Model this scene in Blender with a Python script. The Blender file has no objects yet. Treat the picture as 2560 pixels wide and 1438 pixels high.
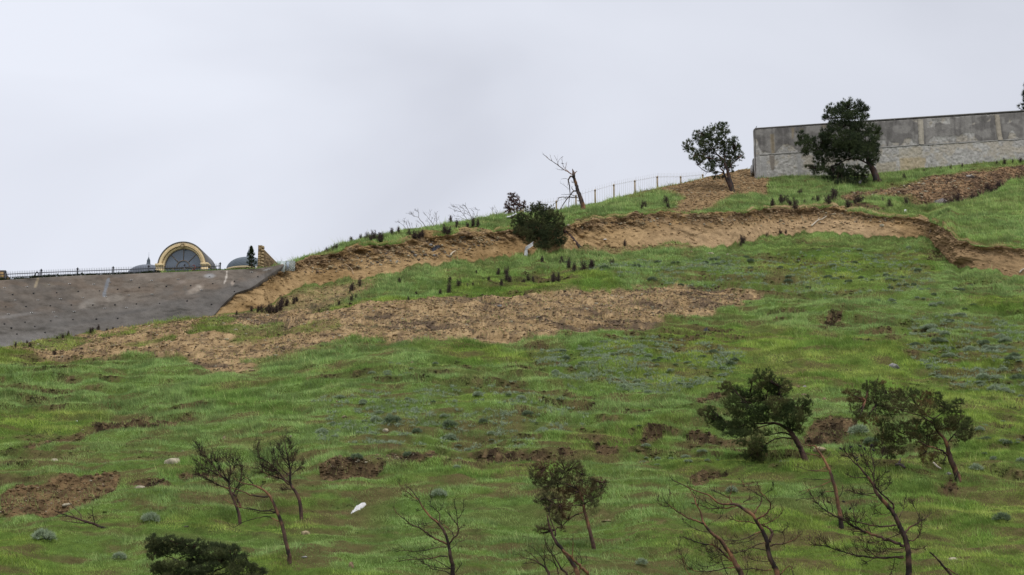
import bpy, bmesh, math, random
import numpy as np
from mathutils import Vector, Matrix

random.seed(7)
RNG = np.random.default_rng(11)
SC = bpy.context.scene
COL = SC.collection
rad = math.radians

# ------------------------------------------------------------------ camera
PITCH = rad(12.5)
FPX = 4777.0                                  # focal length in photo pixels (2560 wide)
cam_d = bpy.data.cameras.new('camera')
cam_d.sensor_width = 36.0
cam_d.lens = FPX / 2560.0 * 36.0
cam_d.clip_start = 0.5
cam_d.clip_end = 3000.0
cam = bpy.data.objects.new('camera', cam_d)
cam.rotation_euler = (rad(90) + PITCH, 0, 0)
COL.objects.link(cam)
SC.camera = cam

# ------------------------------------------------------------------ sky, sun, exposure
SUN_EL, SUN_AZ = rad(58), rad(150)            # azimuth clockwise from +Y: behind the camera, to the right
w = bpy.data.worlds.new('World'); SC.world = w; w.use_nodes = True
nt = w.node_tree; nt.nodes.clear()
out = nt.nodes.new('ShaderNodeOutputWorld'); bg = nt.nodes.new('ShaderNodeBackground')
sky = nt.nodes.new('ShaderNodeTexSky'); sky.sky_type = 'NISHITA'; sky.sun_disc = False
sky.sun_elevation = SUN_EL; sky.sun_rotation = SUN_AZ
tc = nt.nodes.new('ShaderNodeTexCoord')
mp = nt.nodes.new('ShaderNodeMapping'); mp.inputs['Scale'].default_value = (1, 1, 1.7)
mp.inputs['Location'].default_value = (3.1, 0.6, 0.45)
nz = nt.nodes.new('ShaderNodeTexNoise'); nz.inputs['Scale'].default_value = 3.4
nz.inputs['Detail'].default_value = 5.0; nz.inputs['Roughness'].default_value = 0.42
nz.inputs['Distortion'].default_value = 0.7
rp = nt.nodes.new('ShaderNodeValToRGB')
rp.color_ramp.elements[0].position = 0.34; rp.color_ramp.elements[0].color = (0.66, 0.685, 0.768, 1)
rp.color_ramp.elements[1].position = 0.66; rp.color_ramp.elements[1].color = (0.80, 0.83, 0.918, 1)
sep = nt.nodes.new('ShaderNodeSeparateXYZ')
zen = nt.nodes.new('ShaderNodeMapRange')      # overcast sky is brighter towards the zenith
zen.inputs['From Min'].default_value = 0.35; zen.inputs['From Max'].default_value = 1.0
zen.inputs['To Min'].default_value = 10.0; zen.inputs['To Max'].default_value = 18.5
hor = nt.nodes.new('ShaderNodeMapRange')      # cloud thinner near the hill line, on the left
hor.inputs['From Min'].default_value = -0.30; hor.inputs['From Max'].default_value = 0.26
hor.inputs['To Min'].default_value = 1.07; hor.inputs['To Max'].default_value = 0.94
vm = nt.nodes.new('ShaderNodeVectorMath'); vm.operation = 'SCALE'
vm2 = nt.nodes.new('ShaderNodeVectorMath'); vm2.operation = 'SCALE'
mx = nt.nodes.new('ShaderNodeMixRGB'); mx.inputs['Fac'].default_value = 0.97
L = nt.links.new
L(tc.outputs['Generated'], mp.inputs['Vector']); L(mp.outputs['Vector'], nz.inputs['Vector'])
L(nz.outputs['Fac'], rp.inputs['Fac']); L(tc.outputs['Generated'], sep.inputs['Vector'])
L(sep.outputs['Z'], zen.inputs['Value']); L(sep.outputs['X'], hor.inputs['Value'])
L(rp.outputs['Color'], vm.inputs[0]); L(zen.outputs['Result'], vm.inputs['Scale'])
L(vm.outputs['Vector'], vm2.inputs[0]); L(hor.outputs['Result'], vm2.inputs['Scale'])
L(sky.outputs['Color'], mx.inputs['Color1']); L(vm2.outputs['Vector'], mx.inputs['Color2'])
L(mx.outputs['Color'], bg.inputs['Color']); bg.inputs['Strength'].default_value = 0.1
L(bg.outputs['Background'], out.inputs['Surface'])

sun_d = bpy.data.lights.new('sun', 'SUN'); sun_d.energy = 1.5; sun_d.angle = rad(11)
sun_d.color = (1.0, 0.96, 0.9)
sun = bpy.data.objects.new('sun', sun_d)
d = Vector((math.sin(SUN_AZ) * math.cos(SUN_EL), math.cos(SUN_AZ) * math.cos(SUN_EL), math.sin(SUN_EL)))
sun.rotation_euler = d.to_track_quat('Z', 'Y').to_euler()
COL.objects.link(sun)

SC.view_settings.view_transform = 'Standard'
SC.view_settings.look = 'None'
SC.view_settings.exposure = 0.0
SC.view_settings.gamma = 1.0
SC.view_settings.use_curve_mapping = False
SC.cycles.max_bounces = 5
SC.cycles.diffuse_bounces = 3
SC.cycles.transparent_max_bounces = 6

# ------------------------------------------------------------------ picture point -> world point at a depth
CP, SP = math.cos(PITCH), math.sin(PITCH)
def cv(py): return CP - (719.0 - py) / FPX * SP
def ev(py):                                   # height over depth along the ray
    v = (719.0 - py) / FPX
    return (SP + v * CP) / (CP - v * SP)
def at(px, py, Y):
    return np.stack([(px - 1280.0) / FPX * Y / cv(py), Y + 0 * px, ev(py) * Y], -1)
def pt(px, py, Y): return at(np.float64(px), np.float64(py), np.float64(Y))
def pxm(py, Y): return FPX * cv(py) / Y       # photo pixels per metre

# ------------------------------------------------------------------ noise
def _h(ix, iy, iz):
    n = (ix.astype(np.int64) * 374761393 + iy.astype(np.int64) * 668265263 + iz.astype(np.int64) * 2147483647) & 0xffffffff
    n = ((n ^ (n >> 13)) * 1274126177) & 0xffffffff
    n = (n ^ (n >> 16)) & 0xffffffff
    return n.astype(np.float64) / 4294967295.0
def vnoise(x, y, z=0.0, seed=0):
    x, y, z = np.broadcast_arrays(np.asarray(x, float), np.asarray(y, float), np.asarray(z, float))
    x0, y0, z0 = np.floor(x), np.floor(y), np.floor(z)
    fx, fy, fz = x - x0, y - y0, z - z0
    fx = fx * fx * fx * (fx * (fx * 6 - 15) + 10); fy = fy * fy * fy * (fy * (fy * 6 - 15) + 10); fz = fz * fz * (3 - 2 * fz)
    z0 = z0 + seed * 101
    if not np.any(fz):
        a = _h(x0, y0, z0); b = _h(x0 + 1, y0, z0); c = _h(x0, y0 + 1, z0); e = _h(x0 + 1, y0 + 1, z0)
        return (a + (b - a) * fx) * (1 - fy) + (c + (e - c) * fx) * fy
    r = 0
    for dz in (0, 1):
        a = _h(x0, y0, z0 + dz); b = _h(x0 + 1, y0, z0 + dz); c = _h(x0, y0 + 1, z0 + dz); e = _h(x0 + 1, y0 + 1, z0 + dz)
        p = (a + (b - a) * fx) * (1 - fy) + (c + (e - c) * fx) * fy
        r = r + p * (fz if dz else 1 - fz)
    return r
def fbm(x, y, z=0.0, oct=4, seed=0, gain=0.5):
    t, a, s = 0, 1.0, 0
    for i in range(oct):
        t = t + a * vnoise(x * 2 ** i + i * 17.3, y * 2 ** i - i * 9.1, np.asarray(z) * 2 ** i, seed + i)
        s += a; a *= gain
    return t / s
def sst(a, b, x):
    t = np.clip((x - a) / (b - a), 0, 1)
    return t * t * (3 - 2 * t)
def lerp(a, b, t): return a + (b - a) * t

# ------------------------------------------------------------------ meshes, objects, tags
def mesh_np(name, verts, faces, mat=None, col=None, smooth=False):
    """verts (N,3); faces a list of int arrays (M,3) or (M,4); col (N,3) point colours"""
    me = bpy.data.meshes.new(name)
    verts = np.asarray(verts, np.float32)
    faces = [np.asarray(f, np.int32) for f in faces if len(f)]
    me.vertices.add(len(verts)); me.vertices.foreach_set('co', verts.ravel())
    nl = sum(f.size for f in faces); npoly = sum(len(f) for f in faces)
    me.loops.add(nl); me.polygons.add(npoly)
    me.loops.foreach_set('vertex_index', np.concatenate([f.ravel() for f in faces]))
    tot = np.concatenate([np.full(len(f), f.shape[1], np.int32) for f in faces])
    st = np.concatenate([[0], np.cumsum(tot)[:-1]]).astype(np.int32)
    me.polygons.foreach_set('loop_start', st)
    me.polygons.foreach_set('loop_total', tot)
    if smooth: me.polygons.foreach_set('use_smooth', np.ones(npoly, bool))
    me.update(calc_edges=True)
    if col is not None:
        ca = me.color_attributes.new('Col', 'FLOAT_COLOR', 'POINT')
        c4 = np.ones((len(verts), 4), np.float32); c4[:, :3] = col
        ca.data.foreach_set('color', c4.ravel())
    if mat: me.materials.append(mat)
    me.validate()
    return me
def link(name, me, parent=None, loc=None):
    o = bpy.data.objects.new(name, me); COL.objects.link(o)
    if parent: o.parent = parent
    if loc is not None: o.location = tuple(float(v) for v in loc)
    return o
def tag(o, label=None, cat=None, group=None, kind=None):
    if label: o['label'] = label
    if cat: o['category'] = cat
    if group: o['group'] = group
    if kind: o['kind'] = kind
    return o
def thing(name, loc, label, cat, group=None):
    o = bpy.data.objects.new(name, None); COL.objects.link(o)
    o.empty_display_size = 0.3
    o.location = tuple(float(v) for v in loc)
    return tag(o, label, cat, group)

class MB:
    """gathers shapes into one mesh"""
    def __init__(s): s.v, s.f, s.c, s.n = [], {3: [], 4: []}, [], 0
    def add(s, v, f, c=None):
        v = np.asarray(v, float).reshape(-1, 3)
        for a in (f if isinstance(f, list) else [f]):
            a = np.asarray(a, np.int64)
            if a.size: s.f[a.shape[1]].append(a + s.n)
        s.v.append(v); s.n += len(v)
        c = np.array((0.5, 0.5, 0.5)) if c is None else np.asarray(c, float)
        s.c.append(np.broadcast_to(c, v.shape))
        return s
    def box(s, lo, hi, c=None, M=None):
        x0, y0, z0 = lo; x1, y1, z1 = hi
        v = np.array([(x0,y0,z0),(x1,y0,z0),(x1,y1,z0),(x0,y1,z0),(x0,y0,z1),(x1,y0,z1),(x1,y1,z1),(x0,y1,z1)], float)
        if M is not None: v = v @ np.array(M.to_3x3()).T + np.array(M.translation)
        return s.add(v, np.array([(0,3,2,1),(4,5,6,7),(0,1,5,4),(1,2,6,5),(2,3,7,6),(3,0,4,7)]), c)
    def tube(s, P, R, sides=6, c=None):
        P = np.asarray(P, float)[None]; R = np.asarray(R, float)[None]
        v, f = tubes(P, R, sides)
        return s.add(v, f, c)
    def build(s, name, mat, parent=None, off=None, smooth=False):
        if not s.n: return None
        v = np.concatenate(s.v)
        if off is not None: v = v - np.asarray(off)
        faces = [np.concatenate(s.f[k]) for k in (4, 3) if s.f[k]]
        return link(name, mesh_np(name, v, faces, mat, np.concatenate(s.c), smooth), parent)

def tubes(P, R, sides=4):
    """batch of tapered tubes: P (T,n,3), R (T,n) -> verts, quads, closed with end caps drawn to a point"""
    T, n, _ = P.shape
    tan = np.gradient(P, axis=1)
    tan /= np.linalg.norm(tan, axis=2, keepdims=True) + 1e-9
    ref = np.zeros((T, 1, 3)); ref[..., 1] = 1.0
    bad = np.abs((tan * ref).sum(2).mean(1)) > 0.9
    ref[bad] = (1, 0, 0)
    A = np.cross(tan, ref); A /= np.linalg.norm(A, axis=2, keepdims=True) + 1e-9
    B = np.cross(tan, A)
    th = np.arange(sides) * 2 * math.pi / sides
    V = P[:, :, None] + R[:, :, None, None] * (A[:, :, None] * np.cos(th)[:, None] + B[:, :, None] * np.sin(th)[:, None])
    idx = np.arange(T * n * sides).reshape(T, n, sides)
    a = idx[:, :-1]; b = idx[:, 1:]
    q = np.stack([a, np.roll(a, -1, 2), np.roll(b, -1, 2), b], -1).reshape(-1, 4)
    caps = []
    e = T * n * sides + np.arange(T)
    last = idx[:, -1]
    tri = np.stack([last, np.roll(last, -1, 1), np.broadcast_to(e[:, None], last.shape)], -1).reshape(-1, 3)
    tip = P[:, -1] + tan[:, -1] * R[:, -1:] * 0.8
    e2 = e + T
    fst = idx[:, 0]
    tri2 = np.stack([np.roll(fst, -1, 1), fst, np.broadcast_to(e2[:, None], fst.shape)], -1).reshape(-1, 3)
    V = np.concatenate([V.reshape(-1, 3), tip, P[:, 0]])
    return V, [q, tri, tri2]

def smooth_path(P, k=4):
    """Catmull-Rom through the points"""
    P = np.asarray(P, float)
    if len(P) < 3: k = 2
    Q = np.concatenate([[2 * P[0] - P[1]], P, [2 * P[-1] - P[-2]]])
    o = []
    for i in range(len(P) - 1):
        p0, p1, p2, p3 = Q[i:i + 4]
        for t in np.arange(k) / k:
            o.append(0.5 * (2 * p1 + (p2 - p0) * t + (2 * p0 - 5 * p1 + 4 * p2 - p3) * t * t + (3 * p1 - p0 - 3 * p2 + p3) * t ** 3))
    o.append(P[-1])
    return np.array(o)

# ------------------------------------------------------------------ materials
def mat_new(name):
    m = bpy.data.materials.new(name); m.use_nodes = True
    return m, m.node_tree, m.node_tree.nodes['Principled BSDF']
def mat_vcol(name, rough=0.9, nscale=6.0, namp=0.3, bscale=12.0, bump=0.3, bdist=0.03, color=None, spec=0.25, detail=5.0, metal=0.0):
    """colour from the mesh (or one colour), broken up by noise in object space, with bump"""
    m, nt, b = mat_new(name)
    tc = nt.nodes.new('ShaderNodeTexCoord')
    n1 = nt.nodes.new('ShaderNodeTexNoise'); n1.inputs['Scale'].default_value = nscale; n1.inputs['Detail'].default_value = detail
    n1.inputs['Roughness'].default_value = 0.65
    mr = nt.nodes.new('ShaderNodeMapRange'); mr.inputs['From Min'].default_value = 0.3; mr.inputs['From Max'].default_value = 0.7
    mr.inputs['To Min'].default_value = 1 - namp; mr.inputs['To Max'].default_value = 1 + namp
    vs = nt.nodes.new('ShaderNodeVectorMath'); vs.operation = 'SCALE'
    if color is None:
        at_ = nt.nodes.new('ShaderNodeVertexColor'); at_.layer_name = 'Col'
        nt.links.new(at_.outputs['Color'], vs.inputs[0])
    else:
        vs.inputs[0].default_value = color
    nt.links.new(tc.outputs['Object'], n1.inputs['Vector']); nt.links.new(n1.outputs['Fac'], mr.inputs['Value'])
    nt.links.new(mr.outputs['Result'], vs.inputs['Scale']); nt.links.new(vs.outputs['Vector'], b.inputs['Base Color'])
    if bump > 0:
        n2 = nt.nodes.new('ShaderNodeTexNoise'); n2.inputs['Scale'].default_value = bscale; n2.inputs['Detail'].default_value = 6
        n2.inputs['Roughness'].default_value = 0.7
        bp = nt.nodes.new('ShaderNodeBump'); bp.inputs['Strength'].default_value = bump; bp.inputs['Distance'].default_value = bdist
        nt.links.new(tc.outputs['Object'], n2.inputs['Vector']); nt.links.new(n2.outputs['Fac'], bp.inputs['Height'])
        nt.links.new(bp.outputs['Normal'], b.inputs['Normal'])
    b.inputs['Roughness'].default_value = rough; b.inputs['Specular IOR Level'].default_value = spec
    b.inputs['Metallic'].default_value = metal
    return m
def mat_leaf(name, trans=0.3):
    m = bpy.data.materials.new(name); m.use_nodes = True
    nt = m.node_tree; nt.nodes.clear()
    o = nt.nodes.new('ShaderNodeOutputMaterial'); a = nt.nodes.new('ShaderNodeVertexColor'); a.layer_name = 'Col'
    d_ = nt.nodes.new('ShaderNodeBsdfDiffuse'); t = nt.nodes.new('ShaderNodeBsdfTranslucent'); x = nt.nodes.new('ShaderNodeMixShader')
    x.inputs['Fac'].default_value = trans
    nt.links.new(a.outputs['Color'], d_.inputs['Color']); nt.links.new(a.outputs['Color'], t.inputs['Color'])
    nt.links.new(d_.outputs[0], x.inputs[1]); nt.links.new(t.outputs[0], x.inputs[2]); nt.links.new(x.outputs[0], o.inputs['Surface'])
    return m
M_GROUND = mat_vcol('ground_earth', 1.0, 2.2, 0.34, 3.4, 0.8, 0.16, detail=9, spec=0.0)
M_GRASS = mat_leaf('grass_blades', 0.35)
M_NEEDLE = mat_leaf('needles', 0.15)
M_BARK = mat_vcol('bark', 0.85, 9.0, 0.35, 30.0, 0.5, 0.02, spec=0.08)
M_ROCK = mat_vcol('rock', 0.9, 5.0, 0.3, 14.0, 0.5, 0.04, spec=0.05)
M_SHOT = mat_vcol('sprayed_concrete', 0.85, 1.6, 0.2, 5.0, 0.7, 0.10, detail=8, spec=0.0)
M_CONC = mat_vcol('old_masonry', 0.92, 3.0, 0.16, 7.0, 0.6, 0.06, detail=7, spec=0.05)
M_PLAIN = mat_vcol('plain', 0.7, 8.0, 0.1, 20.0, 0.15, 0.01)
M_IRON = mat_vcol('black_iron', 0.5, 20.0, 0.2, 40.0, 0.1, 0.005, color=(0.035, 0.037, 0.045), spec=0.4)
M_WOOD = mat_vcol('weathered_wood', 0.85, 12.0, 0.3, 25.0, 0.3, 0.01)
# ================================================================== the hillside
def crop(ox, oy, s, pts): return [(ox + x / s, oy + y / s) for x, y in pts]
def curve(pts):
    a = np.array(pts, float)
    return lambda px: np.interp(px, a[:, 0], a[:, 1])
def wobble(px, amp, seed, x0=-1e9, x1=1e9):
    px = np.asarray(px, float)
    return amp * ((fbm(px * .021, 0.5, oct=3, seed=seed) - .5) * 2.0 + (vnoise(px * .11, 0.5, seed=seed + 7) - .5) * .9) * sst(x0 - 30, x0 + 60, px) * sst(x1 + 60, x1, px)
# foot of the scarp (and of the sprayed concrete on the left), its upper lip, and the hill line, in photo pixels
F0_ = curve([(-900,1000),(-300,905),(0,864),(130,840),(300,816),(440,796),(535,789),(600,784),(660,770),(700,742),(778,710),(888,697),(957,688),
  (1029,668),(1107,661),(1188,657),(1248,643),(1342,634),(1420,625),(1450,618),(1562,617),(1673,614),(1756,619),(1826,615),(1882,602),
  (1910,594),(1994,584),(2084,589),(2192,594),(2283,598),(2319,602),(2348,627),(2377,659),(2428,674),(2482,681),(2560,684),(2800,690),(3400,700)])
T0_ = curve([(-900,768),(-300,724),(0,703),(100,696),(200,691),(300,688),(391,684),(501,680),(563,677),(642,674),(680,668),(720,659),(747,650),(819,634),
  (875,617),(966,610),(1022,603),(1076,592),(1154,581),(1232,580),(1279,576),(1340,572),(1417,562),(1478,546),(1562,536),(1645,527),(1769,526),
  (1867,524),(1975,520),(2084,517),(2120,529),(2221,538),(2283,545),(2337,556),(2373,573),(2395,594),(2428,609),(2482,612),(2560,614),(2800,616),(3400,620)])
def F_(px): return F0_(px) + wobble(px, 13.0, 301, 640)
def T_(px): return T0_(px) + wobble(px, 8.0, 311, 840)
WF_ = curve([(1893,445),(1925,446),(2012,440),(2066,440),(2192,437),(2337,421),(2482,407),(2560,402),(2800,385),(3400,350)])   # foot of the old wall
R_ = curve([(-900,763),(-300,719),(0,701.5),(100,694.5),(200,689.5),(300,686.5),(391,682.5),(501,678.5),(563,675.5),(642,672),(690,664),(720,655),(747,646),(780,638),(819,625),
  (856,611),(900,598),(972,586),(1013,573),(1091,564),(1201,548),(1273,538),(1340,530),(1395,525),(1450,515),(1506,504),(1576,487),(1645,471),
  (1715,454),(1770,440),(1826,431),(1854,424),(1893,423),(1925,424),(2012,418),(2066,418),(2192,415),(2337,399),(2482,385),(2560,380),(2800,363),(3400,328)])
Y0 = 75.0; E0 = ev(1438.0)
def sA_(px): return np.interp(px, [-900, 300, 1000, 3400], [0.385, 0.385, 0.42, 0.42])
def sB_(px): return np.interp(px, [-900, 520, 760, 1200, 2200, 2420, 3400], [1.35, 1.35, 1.15, 1.3, 1.55, 2.0, 2.0])
def yF_(px): s = sA_(px); return Y0 * (s - E0) / (s - ev(F0_(px)))
def yS_(px, py): s = sB_(px); return yF_(px) * (s - ev(F0_(px))) / (s - ev(py))      # the plane of the scarp
def yT_(px): return yS_(px, T0_(px))
def yC(px, py, s): return yT_(px) * (s - ev(T0_(px))) / (s - ev(py))
# the wall stands on a straight line
WA = np.array([1893.0, 445.0]); WB = np.array([2560.0, 402.0])
WAp = pt(WA[0], WA[1], yC(WA[0], WA[1], 0.40)); WBp = pt(WB[0], WB[1], yC(WB[0], WB[1], 0.44))
def wallY(px):
    k = (px - 1280.0) / FPX / cv(WF_(px))     # x = k * Y on this column
    dx, dy = WBp[0] - WAp[0], WBp[1] - WAp[1]
    t = (k * WAp[1] - WAp[0]) / (dx - k * dy)
    return WAp[1] + t * dy
def sC_(px):
    px = np.asarray(px, float)
    q = np.maximum(px, 1893.0)
    Yf = wallY(q); Yt = yT_(q)
    s = (Yf * ev(WF_(q)) - Yt * ev(T0_(q))) / (Yf - Yt)
    return np.where(px > 1893, np.clip(s, 0.34, 0.7), 0.40)
# sample columns (photo x) and rows
cols = np.concatenate([np.arange(-760, -100, 12.0), np.arange(-100, 2660, 3.5), np.arange(2660, 3320, 12.0)])
NC = len(cols)
N0, N1, N2, N3 = 26, 430, 84, 110
seg_near = np.linspace(-60, 1, N0, endpoint=False)        # filled below
f_, t_, r_ = F_(cols), T_(cols), R_(cols)
PYB = 1640.0
rows_py, rows_seg = [], []
t1 = np.linspace(0, 1, N1, endpoint=False); t2 = np.linspace(0, 1, N2, endpoint=False); t3 = np.linspace(0, 1, N3)
P1 = PYB + (f_ - PYB)[None] * t1[:, None]
P2 = f_[None] + (t_ - f_)[None] * t2[:, None]
P3 = t_[None] + (r_ - t_)[None] * t3[:, None]
sA = sA_(cols); sB = sB_(cols); sC = sC_(cols)
YF = yF_(cols); YT = yT_(cols)
D1 = Y0 * (sA - E0)[None] / (sA[None] - ev(P1))
D2 = yS_(np.broadcast_to(cols[None], P2.shape), P2)
D3 = YT[None] * (sC - ev(T0_(cols)))[None] / (sC[None] - ev(P3))
D1 = D1 + (yS_(cols, f_) - Y0 * (sA - E0) / (sA - ev(f_)))[None] * sst(.93, 1.0, t1)[:, None]
D3 = D3 + (D2[-1] - D3[0])[None] * sst(.16, 0.0, t3)[:, None]
PY = np.concatenate([P1, P2, P3]); DY = np.concatenate([D1, D2, D3])
PX = np.broadcast_to(cols[None], PY.shape)
SEG = np.concatenate([np.zeros((N1, NC)), np.ones((N2, NC)), np.full((N3, NC), 2.0)])
TT = np.concatenate([np.broadcast_to(t1[:, None], (N1, NC)), np.broadcast_to(t2[:, None], (N2, NC)), np.broadcast_to(t3[:, None], (N3, NC))])
G0 = at(PX, PY, DY)                            # rows x cols x 3, undisturbed slope
X, Yw, Z = G0[..., 0], G0[..., 1], G0[..., 2]

# ---- where the soil shows: outlines read off the photo, with ragged edges
wx = 26 * (fbm(X * 0.35, Yw * 0.35, oct=4, seed=3) - 0.5); wy = 15 * (fbm(X * 0.35, Yw * 0.35, oct=4, seed=9) - 0.5)
hx = 9 * (fbm(X * 1.6, Yw * 1.6, oct=3, seed=23) - 0.5); hy = 6 * (fbm(X * 1.6, Yw * 1.6, oct=3, seed=29) - 0.5)
def poly(pts, feather=6.0, warp=1.0):
    P = np.array(pts, float)
    m = np.zeros(PX.shape)
    lo = P.min(0) - 40 - 2 * feather; hi = P.max(0) + 40 + 2 * feather
    sel = (PX > lo[0]) & (PX < hi[0]) & (PY > lo[1]) & (PY < hi[1])
    if not sel.any(): return m
    x = PX[sel] + warp * (wx + hx)[sel]; y = PY[sel] + warp * (wy + hy)[sel]
    dmin = np.full(x.shape, 1e9); ins = np.zeros(x.shape, bool)
    for i in range(len(P)):
        a, b = P[i], P[(i + 1) % len(P)]
        e = b - a; t = np.clip(((x - a[0]) * e[0] + (y - a[1]) * e[1]) / (e @ e + 1e-9), 0, 1)
        dmin = np.minimum(dmin, np.hypot(x - a[0] - t * e[0], y - a[1] - t * e[1]))
        c = ((a[1] > y) != (b[1] > y))
        ins ^= c & (x < (b[0] - a[0]) * (y - a[1]) / (b[1] - a[1] + 1e-12) + a[0])
    sd = np.where(ins, dmin, -dmin)
    m[sel] = sst(-feather, feather, sd)
    return m
def ell(x, y, rx, ry, feather=0.35, warp=0.8):
    q = np.hypot((PX + warp * (wx + hx) * 0.6 - x) / rx, (PY + warp * (wy + hy) * 0.6 - y) / ry)
    return 1 - sst(1 - feather, 1 + feather, q)

debris = poly([(0,866),(120,842),(300,818),(440,798),(540,786),(640,784),(700,775),(760,770),(850,768),(950,757),(1100,742),(1300,731),(1500,722),(1700,711),(1850,714),(1905,726),
  (1895,742),(1800,772),(1700,800),(1560,826),(1400,838),(1200,852),(1020,852),(900,838),(800,856),(700,884),(600,915),(540,925),(450,890),(300,892),(150,888),(60,876)], 24)
debris = sst(.34, .60, debris + .75 * (fbm(X * .55, Yw * .8, oct=5, seed=33, gain=.6) - .5) * (debris < .999))
debris = np.maximum(debris, 0.7 * poly([(500,880),(700,860),(800,860),(700,900),(600,930),(520,930)], 14))
debris = np.maximum(debris, 0.8 * poly([(560,770),(700,735),(800,715),(960,700),(900,740),(760,775),(600,790)], 12))
ridge_bare = poly([(1560,492),(1645,473),(1715,455),(1790,432),(1850,424),(1893,422),(1896,446),(1922,448),(1918,480),(1870,486),(1830,492),(1790,506),(1740,522),(1700,526),(1670,520),(1712,494),(1690,484),(1640,480)], 5, 0.6)
rubble = poly([(2080,500),(2150,478),(2220,470),(2300,456),(2420,432),(2560,416),(2700,405),(2700,420),(2560,432),(2500,462),(2420,482),(2330,492),(2200,490),(2110,505)], 6, 0.8)
toe = poly([(1440,628),(1440,612),(1520,596),(1580,612),(1700,608),(1760,618),(1700,622),(1600,624),(1540,634)], 6, 0.8)
SCARPS = [[(0,1217),(60,1206),(150,1186),(200,1182),(290,1181),(303,1196),(288,1232),(270,1248),(200,1268),(60,1278),(0,1272)],
  [(40,1112),(130,1088),(200,1070),(260,1060),(268,1072),(200,1092),(120,1108),(60,1118)], [(230,1050),(330,1044),(480,1032),(490,1046),(380,1058),(250,1064)],
  [(800,1172),(860,1160),(890,1166),(960,1164),(965,1180),(900,1194),(830,1200),(795,1190)], [(965,1145),(1040,1138),(1090,1130),(1150,1132),(1150,1150),(1080,1160),(1010,1164),(960,1160)],
  [(1180,1136),(1230,1122),(1300,1122),(1350,1126),(1400,1136),(1395,1146),(1330,1146),(1260,1152),(1190,1154)], [(1390,1114),(1440,1118),(1450,1132),(1400,1134)],
  [(1480,1106),(1512,1096),(1545,1104),(1540,1122),(1500,1128)], [(1588,1094),(1620,1070),(1660,1074),(1650,1096),(1600,1104)], [(1700,1082),(1740,1070),(1790,1074),(1800,1088),(1760,1098),(1710,1098)],
  [(2000,1084),(2030,1050),(2080,1044),(2140,1048),(2146,1070),(2100,1088),(2040,1104)], [(2350,1210),(2376,1196),(2400,1208),(2396,1222),(2360,1224)],
  [(2050,800),(2075,788),(2108,786),(2100,796),(2066,806)],
  [(1720,1200),(1750,1180),(1840,1172),(1800,1192),(1760,1212),(1740,1226)], [(440,1190),(520,1176),(560,1186),(540,1200),(460,1206)],[(640,1190),(700,1178),(760,1190),(720,1204),(660,1204)],
  [(300,1222),(340,1206),(400,1204),(440,1222),(360,1236)], [(1730,1000),(1780,988),(1830,990),(1800,1012),(1740,1012)], [(2140,500),(2200,520),(2250,530),(2200,536),(2110,522)]]
small = np.zeros(PX.shape)
for s in SCARPS: small = np.maximum(small, poly(s, 4, 0.7))
STREAKS = [(2080,806,38,14,.8),(2235,832,34,12,.8),(2270,806,44,10,.8),(2310,782,36,8,.7),(1220,965,60,9,.8),(1320,985,70,8,.7),(1280,975,40,12,.6),(900,1310,60,7,.6),(1100,1360,50,6,.5),(1240,1340,50,6,.6),(1340,1300,60,8,.6),(1190,1330,40,8,.6),(860,1250,40,8,.7),(840,1265,60,6,.6),
  (1180,1168,70,8,.6),(1320,1362,70,10,.8),(1050,1380,100,7,.5),(840,1390,60,8,.5),(500,1330,50,8,.5),(240,1300,60,10,.6),(360,1290,60,8,.6),(80,1320,40,8,.4),(1500,1232,50,8,.6),(1600,1200,50,7,.5),(1680,1120,60,10,.5),
  (2100,1440,60,9,.4),(2270,1380,50,8,.4),(2540,1290,40,8,.7),(2430,1300,30,10,.6),(2300,1345,80,8,.4),(1660,1425,50,6,.4),(2000,1320,80,8,.6),(1900,1305,50,8,.5),(420,1140,120,10,.5),(150,1130,120,22,.5),(90,1080,80,20,.6),(330,1110,90,14,.5),
  (700,1085,60,8,.5),(770,1140,80,10,.5),(860,1080,70,10,.5),(1000,1120,60,8,.4),(2450,860,120,12,.7),(2520,920,90,14,.6),(2440,960,100,12,.6),(2530,1010,60,9,.8),(2350,900,60,10,.6),(1700,880,100,18,.6),(1770,930,70,16,.6),(1620,965,90,12,.5),
  (1360,900,80,8,.5),(1500,950,90,8,.4),(1210,910,40,6,.6),(960,940,30,10,.6),(2250,980,60,10,.5),(2260,1170,90,14,.6),(2200,1150,60,14,.6),(2010,650,100,8,.4),(2230,680,110,10,.4),(1650,670,90,8,.4),(2480,700,90,7,.5),(2180,610,80,10,.4),(1910,640,80,7,.4),(2340,640,50,14,.7),
  (2100,720,90,10,.4),(1980,740,90,14,.6),(400,1290,90,8,.5),(1130,1190,30,6,.3),(60,1000,120,10,.6),(250,1000,60,6,.4),(600,960,60,6,.4),(800,905,60,8,.6),(2300,940,60,10,.4),(1480,1010,60,7,.4)]
for x, y, rx, ry, s in STREAKS: small = np.maximum(small, (.78 if y < 1150 else .6) * s * ell(x, y, rx * .85, ry * .75))
# narrow bare steps that follow the contours
ter = fbm(X * 0.16, (Yw + 0.10 * X) * 0.95, oct=4, seed=41)
patch = fbm(X * 0.10, Yw * 0.13, oct=3, seed=51)
low = (SEG == 0)
steps = sst(0.046, 0.014, np.abs(-.598 + ter + .12 * (fbm(X * 1.2, Yw * 2.6, oct=3, seed=43) - .5))) * sst(0.40, 0.58, patch) * low
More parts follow.
